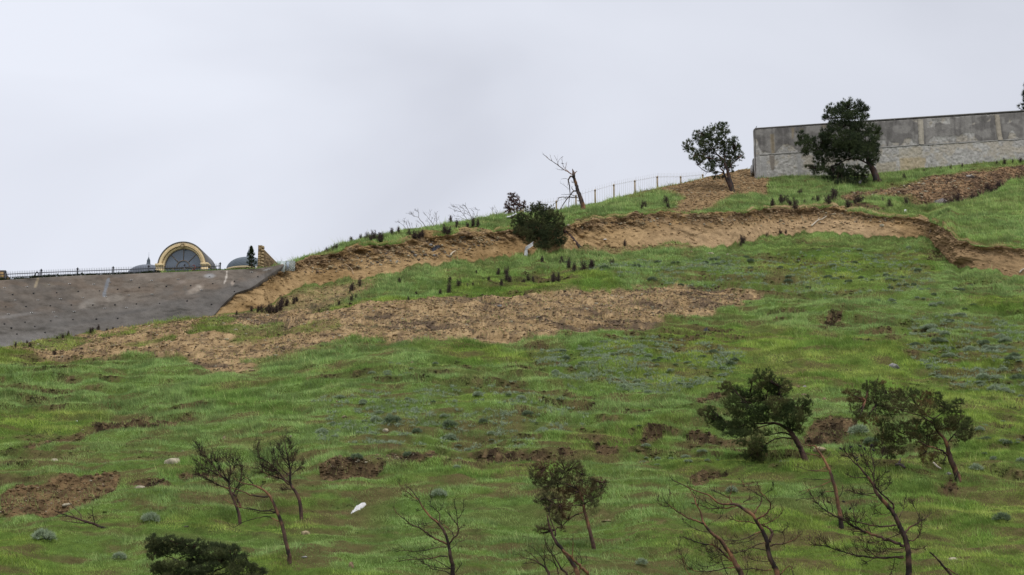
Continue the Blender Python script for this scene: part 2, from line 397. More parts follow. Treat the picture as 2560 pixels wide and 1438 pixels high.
# cattle-track terraces: flat treads and short steep risers that wander along the contour
tph = (Yw + .12 * X) * .52 + 2.6 * fbm(X * .10, Yw * .12, oct=3, seed=47) + .5 * fbm(X * .55, Yw * .5, oct=3, seed=49)
saw = tph - np.floor(tph)
tamp = (1 - .62 * sst(1080, 1280, PY)) * (.06 + .40 * sst(.40, .62, fbm(X * .11, Yw * .15, oct=3, seed=53))) * low * sst(1.0, .95, TT)
terr = tamp * (sst(.72, .98, saw) - saw)
riser = sst(.70, .80, saw) * sst(1.0, .93, saw) * low * sst(.16, .40, tamp) * sst(.46, .62, fbm(X * .8, Yw * 1.0, oct=4, seed=57))
steps = np.maximum(steps * .6, riser)
scarp = np.clip((SEG == 1) * 1.0, 0, 1) 
lipwob = 0.16 * (fbm(X * 0.9, Yw * 0.2, oct=3, seed=71) - 0.5)
scarp = np.where(SEG == 1, sst(0.0, 0.05, TT) * (1 - sst(0.95 + lipwob, 0.99 + lipwob, TT)), 0.0)
scarp = np.where((SEG == 2) & (TT < 0.12), np.maximum(scarp, sst(0.05 + 0.3 * lipwob, 0.0, TT)), scarp)
debris = debris * (SEG == 0); ridge_bare = ridge_bare * (SEG == 2); rubble = rubble * (SEG == 2)
# grass creeping into the debris
gr_in = sst(0.55, 0.66, fbm(X * 0.30, Yw * 0.42, oct=4, seed=61)) * sst(1250, 500, PX) * 0.7
debris = debris * (1 - gr_in * (1 - 0.6 * sst(800, 770, PY)))
frag = sst(.36, .52, fbm(X * 1.5, Yw * 2.4, oct=4, seed=45))
small = small * (small > .85) * .999 + small * (small <= .85) * frag
soil = np.clip(np.maximum.reduce([debris, ridge_bare, rubble, toe * 0.8, small, scarp, steps * 0.62]), 0, 1)

# ---- relief
rough = np.where(SEG == 1, 0.25, 1.0)
edge = np.where(SEG == 2, sst(1.0, 0.55, TT), 1.0)
dz = terr + (1.25 * (fbm(X * 0.13, Yw * 0.16, oct=3, seed=81) - 0.5) + 0.34 * (ter - 0.5) + 0.42 * (fbm(X * 0.7, Yw * 0.9, oct=4, seed=87) - 0.5)) * rough
dz = dz * np.where(SEG == 0, sst(1.0, 0.93, TT) * 0.85 + 0.15, edge * 0.8 + 0.2)
# small earth breaks: the turf ends in a lip, a bare face drops below it
def ledge(dz, pts, k=.007):
    m = poly(pts, 3, .7) > .5
    has = m.any(0)
    ci = np.nonzero(has)[0]
    if not len(ci): return dz
    bot = np.argmax(m, 0)[ci]; top = (m.shape[0] - 1 - np.argmax(m[::-1], 0))[ci]
    pt_ = PY[top, ci]; pb_ = PY[bot, ci]
    ker = np.ones(5) / 5
    pad = lambda q: np.convolve(np.pad(q, 2, mode='edge'), ker, 'valid')
    pt_, pb_ = pad(pt_), pad(pb_)
    h = np.clip((pb_ - pt_) * k, .05, 1.0) * sst(0, 8, np.minimum(np.arange(len(ci)), np.arange(len(ci))[::-1]).astype(float))
    y = PY[:, ci]; s = np.clip((pb_ - y) / np.maximum(pb_ - pt_, 1), 0, 1)
    up = np.where(y < pt_, np.exp(-(pt_ - y) / 34.0), s ** .8)
    dn = np.where(y > pb_, -.16 * np.exp(-(y - pb_) / 10.0), -.16 * (1 - s))
    out_ = dz.copy(); out_[:, ci] += (h * (up * .62 + dn * .9 - .12 * (np.abs(y - (pt_ + pb_) / 2) < 60))) * low[:, ci]
    return out_
for s in SCARPS[1:]: dz = ledge(dz, s)
dz = ledge(dz, SCARPS[0], .0045)
dz = dz - 0.06 * small * low
clods = fbm(X * 2.6, Yw * 2.6, Z * 1.2, oct=4, seed=95, gain=0.62) - 0.5
dz = dz + 0.55 * clods * np.maximum.reduce([debris * 0.6, ridge_bare * 0.55, rubble * 1.4, small * 1.2])
gully = poly([(2250,505),(2330,480),(2420,462),(2500,440),(2600,422),(2700,412),(2700,424),(2560,446),(2470,482),(2380,502),(2300,512)], 8, 0.5) * (SEG == 2)
dz = dz - 1.1 * gully
# the scarp: ribs, ledges and stones in the upper third, pushed in and out along the slope
Xs = X + 0.7 * Yw
ribs = fbm(Xs * 0.45, Z * 0.75 + .3 * X, oct=4, seed=101) - 0.5
ledge = fbm(Xs * 0.34, Z * 1.0, oct=4, seed=107) - 0.5
stones = fbm(Xs * 1.9, Z * 2.4, Yw * 0.9, oct=4, seed=111, gain=0.6) - 0.5
fine_r = 1 - .62 * sst(1450, 1650, PX)
inn = np.where(SEG == 1, np.sin(np.pi * np.clip(TT, 0, 1)) ** 0.6, 0)
upper = np.where(SEG == 1, sst(0.45, 0.85, TT), 0)
dy = inn * ((1.7 - .8 * sst(1400, 1600, PX)) * ribs + 0.55 * ledge * fine_r + (0.55 + 1.9 * upper) * stones * fine_r)
# hollowed-in earth beside the end of the sprayed concrete
dy = dy + np.where(SEG == 1, sst(500, 560, PX) * sst(800, 700, PX) * 0.5 * inn, 0)
chunk = (fbm(X * 2.2, Z * 2.6, Yw * 1.2, oct=4, seed=117, gain=.62) - .5) * np.clip(small * 1.1 + riser, 0, 1) * low
dy = dy + .55 * chunk
lip = np.where(SEG == 1, sst(0.80, 0.97, TT), 0) * 0.42
dz = dz + np.where(SEG == 2, sst(0.06, 0.0, TT), 0) * 0.06
SB_ = curve([(-900,1010),(-300,915),(0,874),(130,850),(300,826),(440,806),(532,791),(551,768),(573,746),(588,733),(623,722),(640,712),(657,699),(689,677),(712,663)])
cover = (PX < 718) * sst(4, -4, PY - SB_(PX)) * (SEG >= 1)
dy = dy * (1 - cover) + .35 * cover * inn
dz = np.where(SEG >= 1, dz * sst(690, 780, PX), dz)
GP = G0.copy()
GP[..., 2] += dz
sidew = sst(2280, 2330, PX) * sst(2470, 2410, PX) * inn
GP[..., 0] += sidew * (1.5 * (fbm(Yw * .5, Z * .8, oct=4, seed=113) - .5) + 1.3 * (fbm(Yw * 1.6, Z * 2.0, oct=4, seed=115, gain=.6) - .5))
GP *= (1 + (dy - lip * sst(700, 900, PX)) / DY)[..., None]
# ---- lookups on the finished surface
rowpos_F, rowpos_T = N1, N1 + N2
def rowf(px, py):
    f, t, r = F_(px), T_(px), R_(px)
    a = (PYB - py) / (PYB - f) * N1
    b = N1 + (f - py) / (f - t) * N2
    c = N1 + N2 + (t - py) / (t - r) * (N3 - 1)
    return np.clip(np.where(py >= f, a, np.where(py >= t, b, c)), 0, N1 + N2 + N3 - 1.001)
def bil(A, px, py):
    px = np.asarray(px, float); py = np.asarray(py, float)
    ci = np.clip(np.interp(px, cols, np.arange(NC)), 0, NC - 1.001); ri = rowf(px, py)
    c0 = ci.astype(int); r0 = ri.astype(int); fc = (ci - c0); fr = (ri - r0)
    if A.ndim == 3: fc = fc[..., None]; fr = fr[..., None]
    return (A[r0, c0] * (1 - fc) + A[r0, c0 + 1] * fc) * (1 - fr) + (A[r0 + 1, c0] * (1 - fc) + A[r0 + 1, c0 + 1] * fc) * fr
def G(px, py): return bil(GP, px, py)

# ---- colours of ground and soil
n_a = fbm(X * 0.25, Yw * 0.3, oct=4, seed=121); n_b = fbm(X * 1.7, Yw * 2.1, Z, oct=4, seed=125); n_c = fbm(X * 0.5, Yw * 1.6, oct=4, seed=131)
C3 = lambda *c: np.array(c, float)
def mixc(a, b, t): return a + (b - a) * t[..., None]
base = mixc(C3(.090,.135,.028), C3(.095,.082,.034), sst(.40, .66, n_c))
base = mixc(base, C3(.070,.118,.026) + 0 * base, sst(.5, .7, n_a) * .6)
tan = mixc(C3(.350,.245,.130), C3(.250,.170,.086), sst(.35, .65, n_b))
lit = sst(.50, .60, fbm(X * .55, (Yw + .3 * X) * 1.5, Z, oct=5, seed=141, gain=.62)) * sst(.34, .56, fbm(X * .2, Yw * .25, oct=2, seed=143))
lit2 = sst(.54, .60, fbm(X * 1.6, (Yw + .3 * X) * 3.2, Z, oct=4, seed=145, gain=.6))
tan_d = mixc(tan, C3(.075,.055,.042) + 0 * tan, np.clip(lit * .8 + lit2 * .6, 0, .9))
brown = mixc(C3(.098,.068,.036), C3(.038,.027,.017), sst(.35, .65, n_b))
brown = mixc(brown, C3(.17,.115,.062) + 0 * brown, sst(.58, .72, fbm(X * 3, Yw * 3, oct=3, seed=149)) * .7)
leftp = poly([(0,1217),(60,1206),(150,1186),(290,1181),(303,1196),(288,1232),(200,1268),(60,1278),(0,1272)], 5, .7)
brown = mixc(brown, mixc(C3(.175,.115,.058), C3(.095,.063,.034), sst(.4,.6,n_b)), leftp)
sc_c = mixc(C3(.330,.222,.110), C3(.245,.158,.072), sst(.38, .62, fbm(X * .5, Z * .7, oct=4, seed=151)))
sc_c = mixc(sc_c, C3(.375,.262,.150) + 0 * sc_c, sst(1500, 1750, PX) * sst(2330, 2150, PX) * sst(.8, .35, TT) * .75)
sc_c = mixc(sc_c, C3(.17,.112,.062) + 0 * sc_c, upper * sst(.40, .60, fbm(X * .8, Z * 1.6, oct=4, seed=157)) * .95)
sc_c = mixc(sc_c, C3(.28,.20,.115) + 0 * sc_c, upper * sst(.60, .68, fbm(X * 2.2, Z * 3.0, oct=3, seed=159)) * .8)
sc_c = mixc(sc_c, C3(.225,.150,.082) + 0 * sc_c, sst(2230, 2360, PX) * .6)
col = base
col = mixc(col, brown, np.clip(np.maximum(small, steps * .8), 0, 1))
col = mixc(col, tan_d, debris)
col = mixc(col, mixc(C3(.265,.178,.092), C3(.200,.134,.070), sst(.35,.65,n_b)), np.maximum(ridge_bare, toe * .8))
col = mixc(col, mixc(C3(.25,.160,.088), C3(.11,.072,.046), sst(.42,.6, fbm(X*1.4,Yw*1.4,Z*1.4,oct=4,seed=163))), rubble)
col = mixc(col, sc_c, np.where(SEG == 1, np.clip(scarp, 0, 1), scarp * .8))
col = mixc(col, C3(.10,.065,.042) + 0 * col, gully * .8)

# ---- one sheet: level ground under the camera, the slope, and the plateau running back behind the hill line
near_y = np.concatenate([[-120, -40], np.linspace(-10, 64, N0 - 2)])
front = GP[0]
near = []
for yy in near_y:
    t = np.clip((yy + 10) / 76.0, 0, 1) ** 1.6
    z = -1.75 + (front[:, 2] + 1.75) * t * 0.96
    k = np.maximum(yy, 30.0) / front[:, 1]
    near.append(np.stack([front[:, 0] * k * (1 + 0.4 * (yy < 30)), np.full(NC, yy), z], -1))
near = np.array(near)
back = []
last = GP[-1]
for i, q in enumerate((0.4, 1.0, 2.0, 3.5, 6, 10, 16, 26, 45, 80, 150, 300, 600)):
    k = (last[:, 1] + q) / last[:, 1]
    back.append(np.stack([last[:, 0] * k, last[:, 1] + q, last[:, 2] + 0.10 * min(q, 1.0) * (cols > 720) - 0.012 * q], -1))
back = np.array(back)
ALL = np.concatenate([near, GP, back])
CALL = np.concatenate([np.broadcast_to(base[0], near.shape), col, np.broadcast_to(col[-1], back.shape)])
nr = len(ALL)
ii = np.arange(nr * NC).reshape(nr, NC)
quads = np.stack([ii[:-1, :-1], ii[:-1, 1:], ii[1:, 1:], ii[1:, :-1]], -1).reshape(-1, 4)
hill = link('hillside', mesh_np('hillside', ALL.reshape(-1, 3), [quads], M_GROUND, CALL.reshape(-1, 3), True))
tag(hill, 'steep hillside of grass and bare tan earth with a landslide scarp', kind='structure')

# ================================================================== grass: blades nobody could count
A_ = GP[:-1, :-1]; B_ = GP[:-1, 1:]; C_ = GP[1:, :-1]
area = np.linalg.norm(np.cross(B_ - A_, C_ - A_), axis=-1)
grassy = 1 - np.clip(soil, 0, 1)
grassy = np.where(SEG == 1, grassy * (scarp < .5), grassy)
shot_zone = (SEG == 1) & (PX < 720)
grassy = np.where(shot_zone, 0, grassy)
grassy = np.where((SEG == 2) & (PX < 400), 0, grassy)
hn = fbm(X * 0.45, Yw * 0.5, oct=3, seed=171)
short = sst(.50, .66, n_c) * sst(.3, .5, patch)
scrub = np.maximum.reduce([poly([(1320,880),(1640,850),(1880,860),(1820,960),(1640,1000),(1400,960)], 40), poly([(2230,790),(2380,770),(2620,790),(2620,1010),(2400,970),(2280,900)], 40),
    .8 * poly([(780,1000),(1300,970),(1480,1050),(1300,1110),(1000,1130),(800,1120)], 50), .6 * poly([(1400,670),(1900,645),(2300,625),(2350,740),(1900,720),(1500,700)], 30)])
scrub = scrub * sst(.42, .56, fbm(X * .35, Yw * .5, oct=4, seed=173))
short = np.maximum(short, scrub)
dens = (grassy ** 1.5 * (1 - .5 * scrub) + .10 * (small > .3) * low + .03 * debris) * (1.0 - .28 * short)
wgt = area * dens[:-1, :-1] * (75.0 / A_[..., 1]) ** 0.6
wgt = np.where((PX[:-1, :-1] > -220) & (PX[:-1, :-1] < 2780) & (PY[:-1, :-1] < 1560), wgt, 0)
cum = np.cumsum(wgt.ravel()); cum /= cum[-1]
NB = 1450000
pick = np.searchsorted(cum, RNG.random(NB))
pr, pc = pick // (NC - 1), pick % (NC - 1)
fu, fv = RNG.random((NB, 1)), RNG.random((NB, 1))
root = (GP[pr, pc] * (1 - fu) + GP[pr, pc + 1] * fu) * (1 - fv) + (GP[pr + 1, pc] * (1 - fu) + GP[pr + 1, pc + 1] * fu) * fv
bx_, by_ = root[:, 0], root[:, 1]
bpx, bpyy = PX[pr, pc], PY[pr, pc]
dist = by_
tall = sst(.42, .68, vnoise(bx_ * .9, by_ * 1.3, seed=181) * .5 + fbm(bx_ * .22, by_ * .3, oct=3, seed=183) * .5)
hot = np.zeros(NB)
for hx_, hy_, hrx, hry in [(328,1216,36,18),(430,1190,46,16),(1560,1092,44,20),(1645,1112,40,14),(600,1000,70,26),(2180,958,70,22),(2050,944,60,16),(1900,1135,150,26),(2340,1245,130,26),(560,985,90,20),(380,878,60,10),(930,842,70,12),(1500,980,120,14),(880,925,140,14),(1340,912,60,10),(2100,860,90,24),(470,1170,60,22),(690,1025,60,14),(2440,1330,60,24),(1250,1180,200,14),(720,955,120,10)]:
    hot = np.maximum(hot, sst(1.3, .6, np.hypot((bpx - hx_) / hrx, (bpyy - hy_) / hry)))
tall = np.maximum(tall, hot * (.75 + .5 * RNG.random(NB)))
# longer growth along the hill line, below the scarp and at the bottom right
zone = np.maximum.reduce([(SEG[pr, pc] == 2) * .55, sst(60, 10, bpyy - F_(bpx)) * sst(850, 950, bpx) * sst(1700, 1400, bpx) * (SEG[pr, pc] == 0) * .7,
                          sst(1330, 1430, bpyy) * sst(1400, 2000, bpx) * .6, sst(1330, 1380, bpyy) * sst(800, 1000, bpx) * .35])
H = (.058 + .125 * tall + .14 * zone * RNG.random(NB)) * (0.6 + 0.8 * RNG.random(NB)) * (1 - .5 * short[pr, pc])
seedy = (RNG.random(NB) < .012 + .05 * zone) & (H > .12)
H = np.where(seedy, H * 1.9 + .08, H)
H *= np.clip(dist / 85.0, .9, 1.25)
leanaz = RNG.random(NB) * 2 * math.pi
az = leanaz + math.pi / 2 + RNG.normal(0, .35, NB)
Wd = (.018 + .009 * RNG.random(NB)) * np.clip(dist / 75.0, 1, 2.0)
wv = np.stack([np.cos(az), np.sin(az), np.zeros(NB)], -1) * Wd[:, None] * .5
lean = (.25 + .75 * RNG.random(NB)) * H
tipv = np.stack([np.cos(leanaz) * lean - .18 * H, np.sin(leanaz) * lean - .12 * H, H], -1)
tri_v = np.stack([root - wv - [0, 0, .02], root + wv - [0, 0, .02], root + tipv], 1).reshape(-1, 3)
q1 = fbm(bx_ * .16, by_ * .2, oct=4, seed=191); q2 = fbm(bx_ * .5, by_ * .8, oct=4, seed=195); q3 = fbm(bx_ * .07, by_ * .09, oct=3, seed=197)
g1 = C3(.235,.308,.066); g2 = C3(.285,.338,.088); g3 = C3(.228,.318,.118); g4 = C3(.255,.215,.085); g5 = C3(.140,.225,.048)
gc = mixc(g1 + np.zeros((NB, 3)), g2, sst(.42, .62, q1))
gc = mixc(gc, g5, sst(.52, .64, q2) * .8)
gc = mixc(gc, g3, np.clip(sst(.50, .62, q3) + (SEG[pr, pc] == 2) * .5 * sst(2300, 1900, bpx) + sst(70, 20, bpyy - F_(bpx)) * sst(850, 950, bpx) * .8, 0, 1) * .8)
gc = mixc(gc, g5 * 1.1, hot * .7)
gc = mixc(gc, g4, np.clip(sst(.50, .68, n_c[pr, pc]) * sst(.32, .52, patch[pr, pc]) + soil[pr, pc], 0, 1) * .55 * (1 - .5 * sst(1150, 1330, bpyy)))
gc = mixc(gc, C3(.36,.38,.16), seedy * .6)
tone = fbm(bx_ * .9, by_ * 1.5, oct=4, seed=199, gain=.6)
gc *= 1.24 * (.72 + .56 * sst(.34, .66, tone))[:, None] * (.74 + .52 * RNG.random((NB, 1))) * (1 + .12 * (RNG.random((NB, 3)) - .5))
gme = mesh_np('grass', tri_v, [np.arange(NB * 3).reshape(NB, 3)], M_GRASS, np.repeat(gc, 3, 0))
tag(link('grass', gme), 'soft green spring grass covering the hillside', 'grass', kind='stuff')

# ================================================================== clods and crumbs of earth wherever the soil is bare
wc_ = np.maximum.reduce([debris * .5, ridge_bare * .7, rubble * 1.3, toe * .6, small * 1.5 * low, riser * .9, np.where(SEG == 1, scarp * (.25 + 1.3 * upper), 0)]) * (1 - cover)
wgt = area * wc_[:-1, :-1]
wgt = np.where((PX[:-1, :-1] > -200) & (PX[:-1, :-1] < 2760) & (PY[:-1, :-1] < 1500), wgt, 0)
cum = np.cumsum(wgt.ravel()); cum /= cum[-1]
NCl = 75000
pick = np.searchsorted(cum, RNG.random(NCl)); pr, pc = pick // (NC - 1), pick % (NC - 1)
fu, fv = RNG.random((NCl, 1)), RNG.random((NCl, 1))
p_ = (GP[pr, pc] * (1 - fu) + GP[pr, pc + 1] * fu) * (1 - fv) + (GP[pr + 1, pc] * (1 - fu) + GP[pr + 1, pc + 1] * fu) * fv
w_ = (.022 + .16 * RNG.random(NCl) ** 5) * (p_[:, 1] / 95.0) ** .7
octa = np.array([(1,0,0),(-1,0,0),(0,1,0),(0,-1,0),(0,0,1),(0,0,-1)], float)
V = octa[None] * (.55 + .6 * RNG.random((NCl, 6, 1))) * w_[:, None, None] * np.stack([np.ones(NCl), .5 + .5 * RNG.random(NCl), .35 + .45 * RNG.random(NCl)], -1)[:, None]
a_ = RNG.random(NCl) * 6.283; ca, sa = np.cos(a_)[:, None], np.sin(a_)[:, None]
V = np.stack([V[..., 0] * ca - V[..., 1] * sa, V[..., 0] * sa + V[..., 1] * ca, V[..., 2]], -1) + p_[:, None]
of = np.array([(0,2,4),(2,1,4),(1,3,4),(3,0,4),(2,0,5),(1,2,5),(3,1,5),(0,3,5)])
cf = (of[None] + 6 * np.arange(NCl)[:, None, None]).reshape(-1, 3)
cc_ = col[pr, pc] * (.72 + .62 * RNG.random((NCl, 1)) ** 1.3)
tag(link('earth_clods', mesh_np('earth_clods', V.reshape(-1, 3), [cf], M_ROCK, np.repeat(cc_, 6, 0))), 'crumbled earth clods lying on the bare soil', 'soil', kind='stuff')
# ================================================================== trees
def parse(s): return np.array([[float(v) for v in p.split(',')] for p in s.split()])
def limb(s):
    a, b = s.split('|'); w = [float(v) for v in b.split(',')]
    return parse(a), w[0], w[1]
def bark_cols(V, red, seed, dark=(.026, .020, .018), brown=(.085, .052, .040)):
    """charred bark with patches burnt through to the red-orange underbark"""
    n = fbm(V[:, 0] * 1.3, V[:, 1] * 1.3, V[:, 2] * 1.1, oct=3, seed=seed)
    n2 = fbm(V[:, 0] * 5, V[:, 1] * 5, V[:, 2] * 2.5, oct=2, seed=seed + 5)
    c = mixc(C3(*dark) + np.zeros((len(V), 3)), C3(*brown), sst(.4, .6, n2))
    if red > 0: c = mixc(c, mixc(C3(.235, .122, .064) + 0 * c, C3(.120, .066, .042), sst(.4, .65, n2)), sst(.70 - .31 * red, .79 - .31 * red, n + .10 * (n2 - .5)))
    return c
def twigs(P, R, n, length, rng, spread=1.0, sub=3, up=.35, start=.25):
    """small side branches, each with finer ones of its own"""
    if n < 1: return []
    seg = np.linalg.norm(np.diff(P, axis=0), axis=1); s = np.concatenate([[0], np.cumsum(seg)]); tot = s[-1]
    def grow(base, dirn, Ln, r0, n_, k=5):
        t = np.linspace(0, 1, k)
        kink = rng.normal(0, .10, (n_, k, 3)); kink[:, 0] = 0; kink = np.cumsum(kink, 1)
        Q = base[:, None] + dirn[:, None] * (Ln[:, None, None] * t[:, None]) + kink * Ln[:, None, None] * .6
        Q[:, :, 2] += up * Ln[:, None] * t ** 2 * .8
        Rr = r0[:, None] * (1 - .75 * t)
        return Q, Rr
    u = start + (1 - start) * rng.random(n) ** .8
    pos = np.stack([np.interp(u * tot, s, P[:, k]) for k in range(3)], -1)
    nxt = np.stack([np.interp(np.minimum(u * tot + .1, tot), s, P[:, k]) for k in range(3)], -1)
    prv = np.stack([np.interp(np.maximum(u * tot - .1, 0), s, P[:, k]) for k in range(3)], -1)
    tn = nxt - prv; tn /= np.linalg.norm(tn, axis=1, keepdims=True) + 1e-9
    rd = rng.normal(0, 1, (n, 3)); rd -= (rd * tn).sum(1, keepdims=True) * tn; rd /= np.linalg.norm(rd, axis=1, keepdims=True)
    dr = tn * (.75 + .3 * rng.random((n, 1))) + rd * spread * (.7 + .5 * rng.random((n, 1)))
    dr /= np.linalg.norm(dr, axis=1, keepdims=True)
    Ln = length * (.35 + .9 * rng.random(n)) * (1.15 - .6 * u)
    rb = np.interp(u * tot, s, R)
    r0 = np.clip(rb * .5, .0085, .018)
    out = []
    Q, Rr = grow(pos, dr, Ln, r0, n)
    out.append((Q, Rr))
    if sub:
        m = n * sub; ix = np.repeat(np.arange(n), sub); j = rng.integers(1, 4, m)
        b = Q[ix, j]; t0 = Q[ix, j + 1] - Q[ix, j]; t0 /= np.linalg.norm(t0, axis=1, keepdims=True) + 1e-9
        d2 = t0 * .8 + rng.normal(0, .55, (m, 3)); d2[:, 2] += .15; d2 /= np.linalg.norm(d2, axis=1, keepdims=True)
        Q2, R2 = grow(b, d2, Ln[ix] * (.25 + .45 * rng.random(m)), np.full(m, .0075), m, 4)
        out.append((Q2, R2))
    return out
def tuft_mesh(cen, dirs, length, width, k, cols, rng, spread=.75):
    """k thin needles fanning out of every tuft"""
    n = len(cen)
    dv = dirs[:, None] + rng.normal(0, spread, (n, k, 3)); dv /= np.linalg.norm(dv, axis=2, keepdims=True)
    Ln = length * (.6 + .6 * rng.random((n, k, 1)))
    sd = np.cross(dv, rng.normal(0, 1, (n, k, 3))); sd /= np.linalg.norm(sd, axis=2, keepdims=True) + 1e-9
    b = cen[:, None] - dv * Ln * .15
    V = np.stack([b - sd * width * .5, b + sd * width * .5, cen[:, None] + dv * Ln], 2).reshape(-1, 3)
    c = np.repeat(cols * 1.0, k, 0) * (.8 + .4 * rng.random((n * k, 1)))
    return V, np.arange(n * k * 3).reshape(-1, 3), np.repeat(c, 3, 0)

def tree(name, label, cat, cr, trunk, tw, limbs, blobs='', base=None, seed=1, red=.5, twig=(10, .5), sub=3, needle=None, dens=.085,
         group=None, tuft_px=7.6, kneed=24, yoff=0.0, extra_trunks=(), flat=1.0, depth_amp=.55, brown=(.085, .052, .040), bdark=(.026, .020, .018)):
    rng = np.random.default_rng(seed)
    ox, oy, s = cr
    tp = parse(trunk); tp = np.stack([ox + tp[:, 0] / s, oy + tp[:, 1] / s], -1)
    wd = np.array([float(v) for v in tw.split(',')]) / s * 1.03
    wd = np.interp(np.linspace(0, 1, len(tp)), np.linspace(0, 1, len(wd)), wd)
    b = G(*(base if base else tp[0]))
    Yb = b[1]
    m = pxm(tp[0, 1], Yb)
    if base:                                   # the foot stands below the frame's lower edge
        tp = np.concatenate([[base], tp]); wd = np.concatenate([[wd[0] * 1.1], wd])
    wob = np.cumsum(rng.normal(0, .05, len(tp))) * wd.mean() * 6 / m; wob[0] = 0
    root = thing(name, b, label, cat, group)
    TP = np.array([pt(x, y, Yb + w_) for (x, y), w_ in zip(tp, wob)])
    TP[0] = b
    P = smooth_path(TP, 4); R = np.interp(np.linspace(0, 1, len(P)), np.linspace(0, 1, len(wd)), wd) / m / 2
    P = np.concatenate([[P[0] - (P[1] - P[0]) / np.linalg.norm(P[1] - P[0]) * .25], P]); R = np.concatenate([[R[0] * 1.25], R])
    P[2:] += rng.normal(0, 1, (len(P) - 2, 3)) * R[2:, None] * .10
    mb = MB(); v, f = tubes(P[None], R[None], 9); mb.add(v, f, bark_cols(v, red, seed, bdark, brown))
    if twig[0] and not needle:
        for Q, Rr in twigs(P[len(P) // 2:], R[len(P) // 2:], int(twig[0]), twig[1], rng, sub=sub):
            v, f = tubes(Q, Rr, 3); mb.add(v, f, bark_cols(v, 0, seed, bdark, tuple(.6 * q for q in brown)))
    trunk_mb = mb
    nodes_px = [np.stack([np.interp(np.linspace(0, 1, 40), np.linspace(0, 1, len(tp)), tp[:, k]) for k in (0, 1)], -1)]
    nodes_Y = [np.interp(np.linspace(0, 1, 40), np.linspace(0, 1, len(tp)), Yb + wob)]
    nodes_P = [np.stack([np.interp(np.linspace(0, 1, 40), np.linspace(0, 1, len(TP)), TP[:, k]) for k in range(3)], -1)]
    def place(ls):
        lp, w0, w1 = limb(ls) if isinstance(ls, str) else ls
        lp = np.stack([ox + lp[:, 0] / s, oy + lp[:, 1] / s], -1)
        npx = np.concatenate(nodes_px); nY = np.concatenate(nodes_Y); nP = np.concatenate(nodes_P)
        k = np.argmin(((npx - lp[0]) ** 2).sum(1)); Ya = nY[k]
        ln = np.concatenate([[0], np.cumsum(np.linalg.norm(np.diff(lp, axis=0), axis=1))]) / m
        slope = rng.uniform(-depth_amp, depth_amp)
        Ys = Ya + slope * ln + np.concatenate([[0], np.cumsum(rng.normal(0, .05, len(lp) - 1))])
        LP = np.array([pt(x, y, q) for (x, y), q in zip(lp, Ys)])
        Q = smooth_path(LP, 4); Rl = np.linspace(w0, w1, len(Q)) / s / m / 2 * 1.12
        Rl = np.maximum(Rl, .006)
        Q[1:] += rng.normal(0, 1, (len(Q) - 1, 3)) * np.minimum(Rl[1:, None] * .4, .02)
        nodes_px.append(np.stack([np.interp(np.linspace(0, 1, 16), np.linspace(0, 1, len(lp)), lp[:, j]) for j in (0, 1)], -1))
        nodes_Y.append(np.interp(np.linspace(0, 1, 16), np.linspace(0, 1, len(lp)), Ys))
        nodes_P.append(np.stack([np.interp(np.linspace(0, 1, 16), np.linspace(0, 1, len(LP)), LP[:, j]) for j in range(3)], -1))
        return Q, Rl, ln[-1]
    for ls in limbs:
        Q, Rl, ll = place(ls)
        mb = MB(); v, f = tubes(Q[None], Rl[None], 6); mb.add(v, f, bark_cols(v, red * (.9 if Rl[0] > .02 else .5), seed + 3, bdark, brown))
        nt_ = int(twig[0] * (.5 + ll / 1.6)) if not needle else int(3 + 4 * ll)
        for q_, r_ in twigs(Q, Rl, nt_, twig[1] * min(1.3, .45 + .35 * ll), rng, sub=sub if not needle else 2):
            v, f = tubes(q_, r_, 3); mb.add(v, f, bark_cols(v, 0, seed, bdark, tuple(.6 * q for q in brown)))
        mb.build('branch', M_BARK, root, b)
    if needle:
        bl = parse(blobs); cx = ox + bl[:, 0] / s; cy = oy + bl[:, 1] / s; rx = bl[:, 2] / s; ry = bl[:, 3] / s
        CX, CY = (cx.min() + cx.max()) / 2, (cy.min() + cy.max()) / 2
        RX, RY = (cx.max() - cx.min()) / 2 + rx.mean(), (cy.max() - cy.min()) / 2 + ry.mean()
        npx = np.concatenate(nodes_px); nY = np.concatenate(nodes_Y); nP = np.concatenate(nodes_P)
        mbv, mtw = MB(), trunk_mb
        tl = tuft_px / m
        for i in range(len(bl)):
            rho = min(1, math.hypot((cx[i] - CX) / RX, (cy[i] - CY) / RY))
            k = np.argmin(((npx - (cx[i], cy[i])) ** 2).sum(1))
            half = flat * .55 * min(RX, RY) * math.sqrt(1 - rho * rho * .9) / m
            Yc = yoff + .5 * nY[k] + .5 * Yb + rng.uniform(-1, 1) * half
            rd_ = .5 * (rx[i] + ry[i]) / m
            n = max(6, int(1.55 * dens * math.pi * rx[i] * ry[i]))
            a = rng.random(n) * 2 * math.pi; r = np.sqrt(rng.random(n)) * (1 + .18 * rng.normal(0, 1, n) * (rng.random(n) < .3) + .55 * rng.random(n) * (rng.random(n) < .16))
            # ragged: clumps inside the blob
            pick_ = rng.random(n) < .5
            g = rng.integers(0, max(3, n // 9), n); ga = rng.random(n // 9 + 4) * 2 * math.pi; gr = np.sqrt(rng.random(n // 9 + 4)) * .95
            tx = np.where(pick_, gr[g] * np.cos(ga[g]) + rng.normal(0, .13, n), r * np.cos(a))
            ty = np.where(pick_, gr[g] * np.sin(ga[g]) + rng.normal(0, .13, n), r * np.sin(a))
            px_, py_ = cx[i] + tx * rx[i], cy[i] + ty * ry[i]
            q = np.clip(1 - tx ** 2 - ty ** 2, 0.05, 1) ** .5
            Yt = Yc + rd_ * q * rng.uniform(-1, 1, n)
            cen = at(px_, py_, Yt)
            ctr = pt(cx[i], cy[i], Yc) - np.array([0, 0, .3 * rd_])
